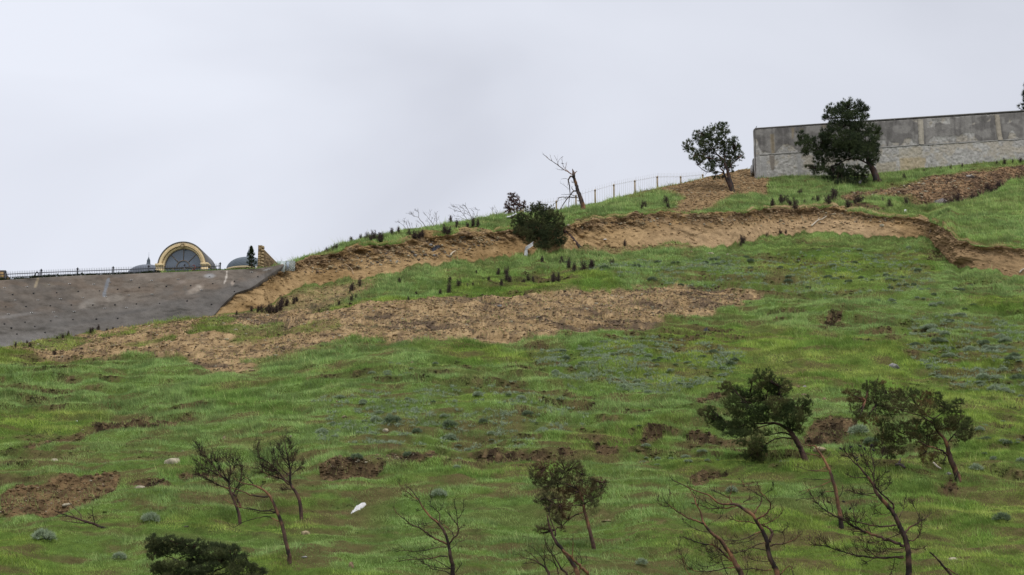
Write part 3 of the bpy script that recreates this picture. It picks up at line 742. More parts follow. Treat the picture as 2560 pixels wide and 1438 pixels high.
            dr = cen - ctr; dr /= np.linalg.norm(dr, axis=1, keepdims=True) + 1e-9
            dr = dr * .8 + np.array([0, -.1, .55])
            t_ = rng.random((n, 1))
            pal = np.array(needle); which = vnoise(cen[:, 0] * 1.6, cen[:, 1] * 1.6, cen[:, 2] * 1.6, seed=seed)
            cc = mixc(C3(*pal[0]) + np.zeros((n, 3)), C3(*pal[1]), sst(.35, .65, which))
            if len(pal) > 2: cc = mixc(cc, C3(*pal[2]), sst(.52, .70, fbm(cen[:, 0] * .8, cen[:, 1] * .8, cen[:, 2] * .8, oct=2, seed=seed + 9)) * .9)
            cc = cc * (1.25 + .8 * t_)
            v, f, c = tuft_mesh(cen, dr, tl, .62 / m, kneed, cc, rng)
            mbv.add(v, f, c)
            # shoots that carry the clump
            st = nP[k]; nn = 5
            en = cen[rng.integers(0, n, nn)]
            tt = np.linspace(0, 1, 6)
            mid = (st + en) / 2 + rng.normal(0, .12, (nn, 3)) * rd_ + [0, 0, -.1 * rd_]
            Q = ((1 - tt) ** 2)[None, :, None] * st + (2 * tt * (1 - tt))[None, :, None] * mid[:, None] + (tt ** 2)[None, :, None] * en[:, None]
            Rr = np.broadcast_to(np.linspace(2.6, .9, 6) / m / 2 * 1.1, (nn, 6))
            v, f = tubes(Q, Rr, 4); mtw.add(v, f, bark_cols(v, red * .3, seed + 1))
        mbv.build('crown', M_NEEDLE, root, b)
    trunk_mb.build('trunk', M_BARK, root, b)
    return root, b, m, place

def B4(s): return ' '.join(','.join(q) for q in np.array(s.split()).reshape(-1, 4))
A = (460, 1060, 3.804)
tree('bare_tree', 'burnt bare tree with dense fuzzy dark twigs, left of the other fuzzy dark tree', 'tree', A,
  '535,930 520,850 490,760 455,680 432,610 430,540 440,470', '34,30,26,24,18,14,8',
  ['535,800 520,740 480,680 470,660 490,620 530,560 552,490 548,430|20,5', '432,610 360,595 290,560 220,520 120,475|14,4', '430,540 380,510 320,450 260,370 200,300 150,240|14,4',
   '440,480 440,400 410,340 390,280|9,3', '435,560 350,500 270,450 180,400 110,340|12,4', '400,520 330,400 290,320|8,3', '530,560 545,430 510,350|8,3', '440,470 480,420 470,330|7,3', '320,450 220,440 140,430|7,3', '260,370 170,300 130,200|6,3'],
  seed=11, red=.22, twig=(24, .66), sub=4)
tree('bare_tree', 'burnt bare tree with fan of upright fine dark twigs, farthest right of the left cluster', 'tree', A,
  '1120,845 1105,770 1090,700 1050,630 1015,580 1010,520 1010,440 990,340 965,220 950,120', '36,34,32,28,26,22,18,12,8,4',
  ['1010,560 950,520 880,440 800,370 720,310 690,230|16,4', '1000,580 940,530 860,500 760,460 690,410|14,4', '1010,500 940,440 880,350 850,260|10,3', '1030,480 1080,430 1130,380|8,3',
   '1010,450 1040,340 1060,270|9,3', '1020,620 980,618 930,615|10,7', '1000,400 920,280 900,180|9,3', '880,440 790,440 720,380|8,3', '980,300 1010,230 1000,150|6,3', '950,520 850,450 760,400|8,3'],
  seed=12, red=.05, twig=(24, .66), sub=4)
tree('bare_tree', 'slender bare pine with rusty red trunk and long side branches reaching left', 'tree', A,
  '1005,1385 1000,1250 975,1150 950,1030 920,920 880,820 845,740 810,680 760,630 700,600 655,580 590,570 540,555 480,515', '42,40,36,34,34,30,26,24,20,18,14,10,8,5',
  ['800,695 720,690 640,675 560,645 500,620 440,605|15,6', '655,575 620,530 575,500|10,4', '870,845 820,830 720,825 620,810 530,790 440,750 380,715|12,4', '850,815 760,830 690,815 600,795|9,4',
   '905,930 850,900 780,880 700,895 620,915 540,945 470,985 410,935|9,4', '940,1075 900,1073|8,4', '960,1145 915,1145|8,4', '735,605 745,580 780,560|8,3', '905,850 915,815|7,3', '880,845 760,850 660,830|8,4'],
  seed=13, red=.7, twig=(3, .25), sub=1)
B = (960, 1180, 5.575)
tree('bare_tree', 'bare red-barked tree leaning left with many forked limbs, in lower centre of slope', 'tree', B,
  '960,1400 955,1300 930,1200 920,1120 900,1020 870,900 820,800 740,700 660,640 600,570 540,490 490,400 440,330 390,260 350,220 300,180 285,130', '62,56,52,46,40,38,36,32,28,26,22,18,14,12,9,6,4',
  ['490,400 400,340 320,270 240,210 190,130|14,4', '470,405 380,375 290,320|10,4', '890,1000 800,965 700,920 600,850 520,790 440,755 370,730 300,670 220,610 160,550 135,490|26,5',
   '910,1010 960,930 1020,880 1040,790 1020,740 980,680 920,610 880,560|24,6', '1025,740 1020,640 1010,540 985,470 980,380|12,4', '1020,660 1080,590 1105,500 1108,390|10,3', '1040,800 1080,760 1120,740|8,3',
   '970,890 940,830 860,760 790,710 700,640|13,7', '780,690 775,600 750,550 680,490 640,460 660,380 650,300 660,240|12,4', '750,550 800,510 830,430|7,3', '870,1050 800,1045 700,1060 600,1090 450,1105 330,1095 220,1090 120,1060|14,5',
   '885,1185 820,1170 720,1190 600,1215 450,1215 330,1225 200,1248|18,7', '950,1360 860,1310 780,1260 700,1220 600,1180 470,1140|12,5', '930,1350 830,1350 720,1330 600,1290 520,1240 440,1200 330,1160|12,5',
   '940,1430 870,1390 780,1370 680,1355 580,1285 420,1280|14,4', '1000,1400 1040,1340 1080,1290 1075,1250|10,4', '930,1070 1000,1020 1020,990 1100,960 1150,880|8,3', '540,515 500,535 450,545|7,3', '700,690 620,715 520,720|8,4',
   '800,790 700,780 640,765 560,740 450,730 380,690|8,3', '840,920 770,880 720,850 650,835|8,3', '780,970 730,1000 660,1025|7,3'],
  base=(1136, 1506), seed=14, red=.72, twig=(10, .36), sub=2)
Cc = (1280, 1120, 4.523)
tree('pine_tree', 'small brownish pine with straight dark trunk and wispy lopsided crown in lower centre', 'tree', Cc,
  '925,1165 915,1080 895,1000 870,900 845,800 820,720 810,650', '52,46,42,38,36,32,28',
  ['810,650 870,600 940,560 990,530|14,6', '800,650 740,645 640,655 560,660|14,6', '800,730 720,760 640,810 580,870 520,900 490,930|14,8', '815,650 790,560 730,460 610,410 480,395|18,6', '730,460 730,400 790,330 830,250|10,4',
   '610,410 540,390 460,300 380,220|9,4', '650,570 540,580 430,560|8,4', '720,450 650,320 600,250|9,4', '990,530 1020,440 1045,370|7,3', '830,810 770,790|6,3', '560,660 470,620 380,560|8,4'],
  B4('270 260 80 90 360 200 70 60 420 320 110 90 350 380 120 90 540 200 90 80 560 330 130 90 700 200 80 60 760 280 80 90 520 480 150 90 430 580 110 80 330 580 80 60 560 640 130 80 500 740 100 100 520 820 60 50 620 770 60 40 850 420 110 80 920 350 60 50 900 520 130 90 980 430 80 80 1040 380 40 30 820 590 110 70 350 900 90 40 340 940 60 40 700 520 120 70 920 620 70 50 580 920 40 30 260 340 60 60 470 700 90 70 690 430 90 60'),
  seed=15, red=.1, needle=[(.062, .062, .030), (.080, .070, .034), (.095, .062, .034)], dens=.056, kneed=20)
tree('bare_tree', 'bare forked tree with orange-pink bark rising in front of the small brownish pine', 'tree', Cc,
  '745,1438 700,1330 640,1240 570,1150 510,1080 470,1010 440,930 415,850 400,770', '50,46,42,36,40,30,26,22,16',
  ['860,1438 780,1350 700,1270 650,1220 600,1180 570,1150|32,14', '490,1000 490,940 460,880 430,780 410,700 360,640|16,6', '410,700 450,640 470,600|8,4', '680,1240 690,1100 690,970|11,5', '700,1330 640,1290|8,4', '470,1010 430,960 400,930|8,3'],
  base=(1452, 1502), seed=16, red=.7, twig=(2, .25), sub=1)
tree('bare_shrub', 'charred leafless shrub spreading left at foot of forked pink-barked tree', 'shrub', Cc,
  '420,1438 390,1370 350,1330 290,1290 220,1260 130,1240 70,1190', '34,28,18,12,9,7,4',
  ['380,1360 360,1270 300,1190 200,1100|12,4', '350,1330 280,1300 200,1300 120,1310|9,4', '400,1390 370,1290 370,1180 375,1090|8,3', '300,1290 240,1220 150,1150|8,3'],
  base=(1376, 1490), seed=17, red=.05, twig=(7, .45), sub=2)
tree('bare_shrub', 'charred leafless sapling with crossing thin stems behind forked pink-barked tree', 'shrub', Cc,
  '620,1430 560,1370 520,1300 470,1220 400,1140 370,1050', '26,22,16,12,8,4',
  ['520,1430 510,1360 480,1290 450,1180 475,1070|16,5', '470,1220 560,1180|7,3', '450,1180 390,1080 370,1000|7,3', '560,1370 640,1260|7,3', '500,1320 400,1250 360,1240|6,3'],
  base=(1420, 1492), seed=18, red=.12, twig=(6, .4), sub=2)
tree('bare_shrub', 'small charred shrub of thin upright twigs right of forked pink-barked tree', 'shrub', Cc,
  '750,1430 780,1320 780,1240 740,1170', '11,8,6,4', ['780,1310 840,1270 850,1230|6,3', '775,1330 730,1270 740,1210|6,3', '660,1430 700,1400 750,1425|7,5'],
  base=(1444, 1480), seed=19, red=.0, twig=(6, .4), sub=2)
Dd = (1630, 1160, 5.1725)
tree('bare_tree', 'bare orange-barked tree leaning far left, left one of the twisted pair', 'tree', Dd,
  '1150,1420 1110,1350 1060,1250 1010,1160 950,1080 880,980 800,920 730,850 680,780 655,730 640,660 610,580 570,520 550,430 500,350 450,270', '70,66,60,56,52,46,40,34,28,26,24,20,16,14,10,5',
  ['670,775 560,735 470,700 380,645 300,595 230,540 180,490 140,440|24,6', '205,520 205,450 240,380|7,3', '220,550 150,550 100,510 60,440|6,3', '1020,1250 960,1190 910,1140 850,1090 780,1045 700,1040 600,1020 500,985 405,940|28,8',
   '720,880 640,870 540,830 460,780 390,720|8,4', '1080,1345 960,1345 880,1370 760,1385 640,1390 560,1385 480,1340 420,1280 400,1200 350,1100 340,1050|14,4', '1030,1260 930,1250 820,1300 700,1330 620,1310 570,1250|9,3',
   '970,1160 870,1190 760,1250|8,4', '900,1060 800,1130 690,1140 600,1120|8,3', '980,1430 930,1330 890,1220 830,1090 800,980|11,4', '500,1438 440,1370 400,1260 350,1120|10,3', '730,800 760,760 880,700 920,620 920,540|6,3',
   '1040,1300 900,1300 780,1230 700,1100|8,3', '960,1150 900,1170 800,1160 740,1100|7,3'],
  base=(1868, 1508), seed=21, red=.72, twig=(12, .42), sub=2)
tree('bare_tree', 'bare twisted orange-barked tree with crooked zigzag limbs, right one of the twisted pair', 'tree', Dd,
  '1610,1400 1570,1320 1530,1210 1500,1110 1490,1030 1470,950 1430,870 1390,800 1350,740 1300,660 1210,600 1120,540 1040,520 930,520 850,500 780,440 720,400 600,360 500,320 400,270 300,225 250,190 220,130',
  '70,62,60,56,54,54,48,44,42,40,38,36,30,24,22,22,20,16,14,12,10,7,4',
  ['1520,1010 1545,930 1550,880 1520,840 1470,810 1400,780|34,16', '1350,730 1400,690 1470,650 1510,610 1530,560 1520,490 1470,430 1400,360 1380,300 1360,230|24,5', '1320,650 1370,570 1410,500 1415,440 1350,380 1280,340 1200,290 1170,220|18,5',
   '1410,430 1480,370 1560,330 1575,260|8,3', '1040,515 1000,440 1020,370 1025,250|14,5', '1000,440 900,390 840,360 770,330|12,5', '1090,545 980,570 870,570 780,585 700,560 600,525 500,500|18,6', '860,565 780,530 700,490 620,440 550,380|10,4',
   '1400,770 1320,765 1220,740 1120,740 1050,715 950,695|16,6', '1420,790 1500,760 1580,720 1650,670 1700,580|14,5', '1430,880 1370,885 1290,930 1200,965 1120,985 1030,985 930,990|16,5', '1400,890 1330,950 1250,1000 1130,1020 1000,1025|10,4',
   '1490,1020 1420,1025 1330,1060 1230,1110 1130,1140 1020,1150|14,5', '1480,1120 1390,1100 1300,1085 1200,1120 1070,1155|12,5', '1530,1060 1600,1040 1700,1030 1800,1000 1880,950 1925,910|20,7', '1880,950 1885,880|7,4',
   '1560,880 1590,860 1680,890 1700,930|10,5', '1680,890 1760,810|8,4', '1550,1370 1430,1375 1330,1355 1230,1360 1140,1360|14,8', '1500,1260 1400,1260 1300,1240 1250,1200 1270,1150|8,3', '1650,1438 1720,1360 1780,1320 1810,1360 1830,1438|14,9',
   '1180,500 1220,470 1300,430 1340,420|12,4', '1220,1438 1240,1340 1200,1200 1200,1130|9,3', '1510,680 1540,700 1530,740 1480,700|7,4'],
  base=(1946, 1506), seed=22, red=.75, twig=(12, .42), sub=2)
E = (1960, 1090, 4.1326)
tree('bare_tree', 'slim bare pine with bright orange trunk standing behind the cone-bearing dark tree', 'tree', E,
  '595,930 580,820 560,720 550,650 535,570 510,470 480,380 440,290 400,220 350,150 320,105 270,100 200,90 150,50', '50,46,40,36,36,34,30,26,24,20,16,12,8,4',
  ['380,225 320,195 240,185 150,140 70,100|10,3', '450,365 370,365 290,360 220,345 140,315|9,4', '440,320 360,355 250,355|8,4', '490,455 400,450 300,450 200,440|7,4', '490,465 420,495 350,525 270,545 150,580|9,4', '270,545 220,590 150,620|7,4',
   '520,575 440,575 390,600 330,640 250,650 170,650 125,672|8,4', '320,110 345,100 410,95|6,3', '415,245 470,190 480,150|6,3', '270,160 275,130 270,60|6,3', '450,290 480,310 478,350|7,4', '535,665 490,645 440,630|7,4', '560,640 600,580 605,510|8,5', '600,830 650,790|6,3', '350,150 400,60|5,3'],
  seed=23, red=.82, twig=(3, .28), sub=2)
_, tb, tm, _ = r = tree('bare_tree', 'charred bare tree with black cones on its top twigs, at lower right', 'tree', E,
  '1290,1438 1290,1300 1280,1180 1260,1080 1230,1000 1190,920 1160,850 1110,770 1050,700 990,630 950,580 920,500 870,430 820,370 770,310 720,270 670,220 580,200', '62,60,58,56,50,46,44,42,40,38,34,28,24,20,18,14,8,4',
  ['770,310 740,240 700,170 680,120|9,5', '720,275 650,180 610,130|8,4', '1130,750 1120,700 1060,640 990,580 940,510 920,400 880,330 840,250 820,170 800,110|20,5', '920,420 930,330 910,230 890,130|10,5', '930,320 990,260 1020,180 1040,110|6,3', '930,470 1000,430 1050,370|7,3',
   '1000,580 1060,540 1100,460|7,3', '940,500 990,520 1080,480|6,3', '860,430 740,430 660,405|8,4', '940,590 850,600 760,590 650,555|9,4', '960,635 870,615 770,600 700,580|8,4', '1010,690 970,720 915,730|7,3', '1100,790 1040,815 930,800|6,3',
   '1160,925 1060,935 960,930 860,915 760,890 640,860 550,830|16,8', '1240,1140 1130,1090 1030,1060 930,1020 840,990 750,950 650,890 560,840 460,790 390,740 330,680 290,620 275,580|30,5', '745,950 735,850 710,740 715,705|9,5', '735,890 790,870 840,780|7,3',
   '500,790 490,700 430,660|7,3', '460,790 400,660 390,580|7,3', '1240,1255 1120,1260 1000,1265 870,1250 730,1230 620,1200 520,1170 420,1135 310,1120 250,1065|20,4', '430,1140 400,1090 350,1050|7,3', '1230,1240 1100,1250 960,1245 900,1200 830,1150 750,1125|10,4',
   '1240,1160 1150,1170 1040,1160 950,1150|8,3', '1230,1200 1150,1205 1060,1190 920,1195|8,3', '1250,1000 1290,950 1360,915 1410,880 1460,850 1520,800|20,4', '1410,880 1380,800 1340,720 1300,650|8,3', '1290,1085 1350,1070 1400,1010 1420,920 1430,840|14,5',
   '1270,1080 1200,1010 1130,955|8,4', '1300,1160 1380,1170 1450,1160|8,3', '1190,840 1230,760 1250,650|7,3', '1200,1010 1100,1050 980,1090 850,1100 720,1020|9,3', '920,1270 860,1300 800,1330|7,3', '1140,1260 1130,1350 1100,1420|8,3'],
  base=(2271, 1500), seed=24, red=.42, twig=(16, .5), sub=3)
cone_bm = MB()
tt = np.linspace(0, 1, 9)
cone_bm.tube(np.stack([np.zeros(9), np.zeros(9), tt * .115], -1), .033 * np.sin(np.pi * (.06 + .86 * tt)) ** .7 * (1 - .35 * tt) * (1 + .12 * (np.arange(9) % 2)), 7, (.03, .026, .028))
cone_me = cone_bm.build('pine_cone', M_BARK); cme = cone_me.data; bpy.data.objects.remove(cone_me)
root_cone = r[0]
allv = []
for ch in root_cone.children:
    a = np.empty(len(ch.data.vertices) * 3, np.float32); ch.data.vertices.foreach_get('co', a); allv.append(a.reshape(-1, 3) + tb)
allv = np.concatenate(allv)
for cxx, cyy in [(676,115),(690,118),(600,127),(800,113),(830,157),(880,128),(910,172),(895,122),(750,240),(660,272),(690,285),(655,632),(728,707)]:
    tp_ = pt(E[0] + cxx / E[2], E[1] + cyy / E[2], tb[1])
    k = np.argmin(((allv - tp_)[:, [0, 2]] ** 2).sum(1)); p = allv[k]
    o = link('pine_cone', cme, root_cone, p - tb - np.array([0, 0, .03]))
    o.rotation_euler = (random.uniform(-.9, .9), random.uniform(-1.3, -.2), random.uniform(0, 6)); o.scale = (1.25, 1.25, 1.25)
tree('fallen_branch', 'broken charred stick poking up out of the grass at bottom right edge', 'branch', E,
  '1720,1430 1650,1350 1600,1290 1540,1230 1505,1200', '26,24,20,17,13', ['1650,1350 1720,1390 1800,1438|12,10', '1540,1230 1548,1215|8,6'], base=(2398, 1462), seed=25, red=.35, twig=(0, .1), sub=0)
F = (1720, 900, 5.136)
tree('pine_tree', 'spreading dark green pine leaning left on lower slope, left of the brown-tinged pine', 'tree', F,
  '1530,1310 1490,1240 1450,1150 1400,1050 1350,970 1310,910 1250,870 1180,830 1100,810 1000,815 900,820 850,815', '84,72,68,66,62,56,44,36,28,22,18,12',
  ['1340,1010 1260,1005 1170,1005 1060,1040 990,1100 930,1160 850,1180|18,8', '1320,970 1250,940 1180,935 1080,960 980,975|20,8', '1310,910 1280,760 1220,540 1170,420 1170,340|28,7', '1200,500 1000,520 860,530 780,480|12,5', '1340,900 1370,700 1430,620|16,6',
   '1100,820 900,870 800,930 600,830 500,825|14,6', '900,820 820,570 740,540|12,6'],
  B4('910 180 60 60 1030 190 70 70 1100 290 130 80 900 290 130 80 1260 340 70 70 1000 400 190 90 1180 430 120 70 480 360 90 80 620 420 120 80 760 440 100 60 560 540 120 90 680 640 150 70 900 580 180 80 1150 580 200 90 1400 580 170 80 1540 520 50 60 1500 680 90 60 1430 780 90 50 1250 700 200 90 1000 700 200 90 750 760 200 80 250 700 100 60 350 780 110 70 480 850 140 60 680 850 190 80 620 950 160 50 1330 840 110 60 1420 900 50 50 680 1060 90 40 880 1050 100 70 850 1130 90 70 930 1170 80 80 800 1230 120 80 900 1270 80 50 1000 930 80 40 160 680 40 40 300 640 60 40 830 930 120 40'),
  seed=31, red=.0, needle=[(.036, .050, .020), (.052, .066, .024), (.070, .068, .028)], dens=.09, yoff=-.6)
Gg = (2080, 920, 4.4947)
tree('pine_tree', 'brown-tinged scorched pine with open drooping crown leaning left, rightmost on lower slope', 'tree', Gg,
  '1420,1250 1390,1160 1350,1070 1320,990 1300,900 1280,830 1250,780 1190,720 1150,640 1150,570', '78,62,58,54,46,40,32,26,22,18',
  ['1300,985 1240,940 1170,905 1080,880 970,820|24,8', '1290,850 1340,790 1400,720 1470,660|16,5', '1150,580 1060,530 960,430 870,390 700,330 620,290|14,4', '1150,570 1240,500 1290,420|12,5', '1150,640 1000,540 850,500 720,450 560,430 380,360|14,5',
   '1190,730 1050,760 880,775 760,800 600,790|12,5', '760,800 680,860 620,920|8,4', '1290,850 1220,855|8,4', '880,775 800,740|7,4', '1400,720 1450,480 1440,400|9,4', '1280,990 1180,940 1060,940|7,3'],
  B4('140 260 40 30 240 310 90 70 420 210 80 60 520 210 100 70 300 420 120 80 520 330 140 80 300 540 90 60 430 570 110 70 700 300 110 70 850 280 120 70 800 430 160 90 600 470 150 80 580 620 100 50 1000 330 120 80 1150 320 80 70 1050 450 140 80 1240 440 90 60 1420 390 60 50 1350 500 110 70 1400 620 130 90 1530 620 60 60 1500 720 90 80 1450 800 70 40 1280 640 130 80 1050 620 150 70 800 650 150 60 640 720 110 60 560 780 80 60 700 820 140 60 560 900 100 70 700 930 110 50 980 720 150 80 1100 800 120 80 930 790 90 60 1020 960 50 100 1150 1010 70 60 1240 1060 40 30 660 1020 50 40 1560 740 40 50'),
  seed=32, red=.35, needle=[(.046, .056, .022), (.066, .064, .028), (.100, .068, .030)], dens=.064, yoff=-.6)
H_ = (1680, 290, 6.846)
tree('pine_tree', 'round-crowned green pine standing alone on bare ridge left of the old wall', 'tree', H_,
  '1035,1270 1010,1170 980,1070 960,980 940,900 880,780 800,680 700,640', '90,80,66,56,48,40,30,20',
  ['990,1230 960,1150 920,1060 890,980 860,930 830,900|44,20', '890,985 800,955 720,940 640,960 560,945 500,900 435,840|16,8', '940,900 960,800 1030,680 1090,600|20,8', '1000,850 1070,780 1150,720|14,6', '880,780 750,740 500,680 350,590 260,530|20,7', '900,800 900,600 850,400 850,250|20,6', '800,680 650,500 600,350|16,6'],
  B4('210 490 40 40 260 560 60 60 300 460 50 50 370 560 60 80 350 700 60 50 400 740 50 40 400 310 50 50 440 400 80 70 450 270 25 30 480 480 70 70 600 260 90 70 680 190 50 50 750 200 60 60 850 150 60 50 920 170 50 50 880 270 100 70 720 330 130 100 560 380 100 80 560 480 90 60 850 400 110 90 760 500 150 90 550 600 130 60 650 600 120 60 930 500 90 80 1050 420 70 60 1090 400 40 50 1100 500 60 80 1010 580 110 70 1140 560 40 50 1170 650 50 40 1140 720 80 60 1050 680 80 60 920 640 100 70 950 740 110 70 600 760 150 90 470 700 100 70 460 800 50 40 750 800 140 80 640 870 90 70 900 840 110 80 1010 840 80 60 1020 920 40 40 740 1050 50 40 840 1050 40 30 750 980 60 20'),
  seed=33, red=.0, needle=[(.040, .052, .026), (.056, .066, .030)], dens=.10, tuft_px=6.0, bdark=(.035,.032,.032))
I_ = (1960, 230, 5.53)
tree('pine_tree', 'large dense dark pine leaning left in front of the old masonry wall', 'tree', I_,
  '1300,1270 1270,1180 1230,1080 1190,1000 1150,900 1080,750 950,600 900,400 880,250', '110,90,84,76,66,50,40,26,12',
  ['1180,1000 1020,930 880,930 760,990 620,1050 480,1060|22,8', '1100,780 800,820 550,780 350,740 230,690|24,8', '1180,980 1100,1050 1110,1150|14,6', '1080,750 1200,650 1290,560|18,7'],
  B4('910 130 40 50 830 170 50 60 1040 160 60 50 660 230 70 60 760 220 60 60 630 310 80 60 570 370 50 40 900 250 130 100 1060 250 100 80 1130 240 40 50 1120 340 50 50 780 330 130 90 1000 350 130 80 700 420 80 40 880 480 150 100 700 500 100 60 560 570 70 60 620 640 120 70 640 530 70 60 1050 520 180 100 1240 520 90 70 1310 560 40 60 850 640 180 100 1100 680 180 110 1260 680 60 90 540 620 50 50 430 640 40 40 230 590 45 55 300 660 80 60 190 720 50 40 340 740 110 80 290 830 60 50 470 790 100 80 650 760 150 90 850 800 200 100 1100 830 180 100 1270 830 60 110 520 880 120 70 700 900 160 70 520 960 100 50 1240 950 70 60 1000 900 180 50 330 1040 40 30 430 1080 80 60 540 1060 80 60 700 1080 100 80 720 1180 130 80 850 1080 120 80 900 1180 130 80 1000 1080 90 70 850 1240 170 50 1120 1160 50 60 1100 1230 50 50 1140 1080 40 50 900 720 200 90 1000 760 200 80'),
  seed=34, red=.0, needle=[(.030, .040, .022), (.044, .056, .026)], dens=.10, tuft_px=7.0, yoff=-1.0, bdark=(.05,.045,.045))
J = (1230, 460, 7.192)
tree('juniper_tree', 'dense dark juniper toppled over the scarp edge, its thick bare trunk leaning out to right', 'tree', J,
  '1560,1120 1500,1060 1420,970 1350,890 1290,840 1200,800 1000,760 800,700', '76,80,74,66,56,40,30,20',
  ['1245,1200 1246,1140 1245,1040|18,14', '1200,800 1000,900 850,1000|24,10', '1100,780 900,600 850,450|20,8'],
  B4('730 380 40 40 850 370 50 50 940 400 50 50 1080 430 50 50 800 470 140 90 680 480 80 60 960 520 120 90 1100 540 110 80 430 610 80 60 560 590 110 90 450 720 110 90 650 680 160 110 850 660 160 120 1050 660 180 120 1200 640 90 110 1270 760 60 60 470 830 110 70 620 850 150 100 820 830 180 110 1050 830 170 110 1190 850 90 90 600 960 90 60 700 990 80 60 850 970 170 100 1050 980 180 100 1220 960 120 90 1290 1030 60 60 1150 1060 120 60 900 1090 150 60 850 1160 100 60 950 1150 120 60 560 1110 90 50 540 1160 60 30 700 1040 60 40'),
  seed=35, red=.0, needle=[(.042, .052, .026), (.066, .070, .032)], dens=.11, tuft_px=5.0, yoff=-2.4, flat=.6, bdark=(.035,.03,.036))
tree('conifer', 'small dead conifer with rusty brown foliage on grassy ridge left of the rod fence', 'tree', J,
  '400,560 395,430 385,300 370,170', '24,18,12,5', ['395,430 470,400|8,4', '395,450 320,440|8,4', '500,470 570,350|8,4'],
  B4('370 170 40 30 320 210 40 30 400 220 50 40 310 240 40 30 360 290 60 40 440 270 50 40 320 310 50 30 260 350 40 30 280 400 60 40 380 370 80 50 490 320 40 30 460 380 70 50 250 430 40 30 330 460 60 40 420 460 70 50 500 430 60 50 300 530 60 30 240 520 40 25 400 530 70 40 570 350 35 40 590 320 25 20 610 430 30 30 560 400 30 25'),
  seed=36, red=.1, needle=[(.060, .030, .026), (.085, .044, .032)], dens=.075, tuft_px=5.5)
K = (1330, 360, 7.188)
dr_, db, dm, _ = tree('dead_tree', 'snapped dead tree trunk with one long bare branch against the sky on ridge', 'tree', K,
  '940,1240 920,1130 890,1020 850,920 820,820 790,720 760,620 750,560 740,500 725,450', '104,84,78,70,62,56,50,54,36,10',
  ['760,560 780,510 815,490|26,5', '735,570 690,530 640,495 570,460 490,400 400,335 300,270 240,215 190,180|20,5', '670,510 600,450 560,390 540,300 540,240|9,4', '600,440 620,360 625,320|6,3', '460,370 470,330 500,270 560,220|7,3',
   '480,390 440,280 400,210|7,3', '360,300 335,240 320,190|6,3', '300,270 250,210|6,3', '730,590 690,585 655,640 665,720 680,800 685,900 670,1000 650,1130|28,7', '800,840 740,850 690,920 630,990 570,1070 510,1180|26,9', '820,965 700,962 600,955 490,965 450,1040 375,1085|18,7',
   '760,850 715,800 720,760|14,7', '800,940 730,920 700,905|10,5', '690,900 610,910 525,910|8,4', '655,640 600,620 520,635|7,3', '650,800 580,745 505,700|6,3', '750,700 710,690|14,6', '650,640 640,760|6,3', '850,1020 820,1022|16,9', '780,690 700,660|8,4'],
  seed=37, red=.25, twig=(2, .4), sub=1, brown=(.11, .078, .06), bdark=(.04, .033, .032))
N_ = (0, 1000, 3.2)
tree('dead_tree', 'toppled charred dead tree lying low in the grass at lower left', 'tree', N_,
  '830,1050 800,1015 750,990 690,975 620,950 540,925 480,905 435,885', '22,22,20,18,14,10,7,4',
  ['760,990 745,930 735,860|7,3', '650,950 640,910 600,870 545,810|8,3', '700,980 640,985 560,975 500,965|8,3', '560,930 500,930 450,930|6,3', '770,985 790,970|6,3', '600,945 560,900 480,890|6,3', '745,930 700,910|5,3'],
  seed=38, red=.0, twig=(5, .35), sub=1)
Mm = (340, 1300, 7.111)
tree('pine_tree', 'wide dark olive pine crown cut off by bottom edge of picture at left', 'tree', Mm,
  '1180,1250 1170,1000 1150,850 1110,720', '120,100,70,40',
  ['1160,900 900,950 700,1000 500,1020|40,14', '1150,850 960,640 740,700|26,10', '1170,950 1400,900 1550,850 1550,760|36,12', '1400,1000 1620,930 1720,800|26,10', '1110,720 1000,560 900,450|22,8', '960,640 980,560|12,8', '700,700 450,600 300,450|16,6', '1720,900 1900,800 2000,760|16,6'],
  B4('270 290 60 50 300 380 110 80 250 500 70 80 420 420 150 100 330 600 120 90 500 560 150 110 620 340 120 70 700 480 160 110 800 400 120 60 900 440 150 80 1120 400 80 50 1100 520 180 90 950 590 180 60 1300 480 150 70 1450 470 120 60 1600 500 120 60 1750 500 100 50 1400 600 200 90 1700 600 170 90 1950 620 60 60 1250 700 200 90 1500 720 220 90 1800 740 160 100 700 790 200 60 930 760 180 80 450 830 170 90 600 900 220 90 900 880 220 100 1200 900 200 80 1750 900 150 90 2000 850 180 90 2150 930 150 70 2280 920 60 50 350 900 80 60 250 680 60 40 1350 820 150 60 1650 820 120 60 700 1060 300 100 1200 1060 400 100 1800 1060 350 100 2100 1060 200 90'),
  base=(506, 1540), seed=39, red=.0, needle=[(.044, .054, .026), (.066, .074, .032)], dens=.12, yoff=-.5, tuft_px=7.5, kneed=20)
L_ = (960, 480, 8.986)
def bare(label, trunk, tw, limbs, seed, base=None):
    return tree('bare_shrub', label, 'shrub', L_, trunk, tw, limbs, base=base, seed=seed, red=.0, twig=(6, .45), sub=2, brown=(.13, .11, .10), bdark=(.07, .06, .058))
bare('leafless grey shrub swept left, middle of the three leafless shrubs on left ridge', '940,800 880,700 810,630 775,570 690,550 620,510 520,475', '14,13,11,9,7,6,4', ['775,570 780,480 740,430 690,410|8,3', '850,760 800,690 720,650|8,3', '690,550 640,490 580,430|6,3', '780,480 770,430 690,400|5,3'], 51)
bare('leafless grey shrub of upright stems, right beside the one swept left', '1130,790 1070,680 1010,610 960,540 890,480', '12,10,9,7,4', ['1185,790 1180,620 1180,500 1195,440|10,4', '1010,610 1040,520 1030,430|6,3', '1100,730 1150,560 1140,470|6,3', '1020,790 1015,690 930,640|7,3', '1190,650 1230,560|5,3', '1070,680 1080,560|5,3'], 52)
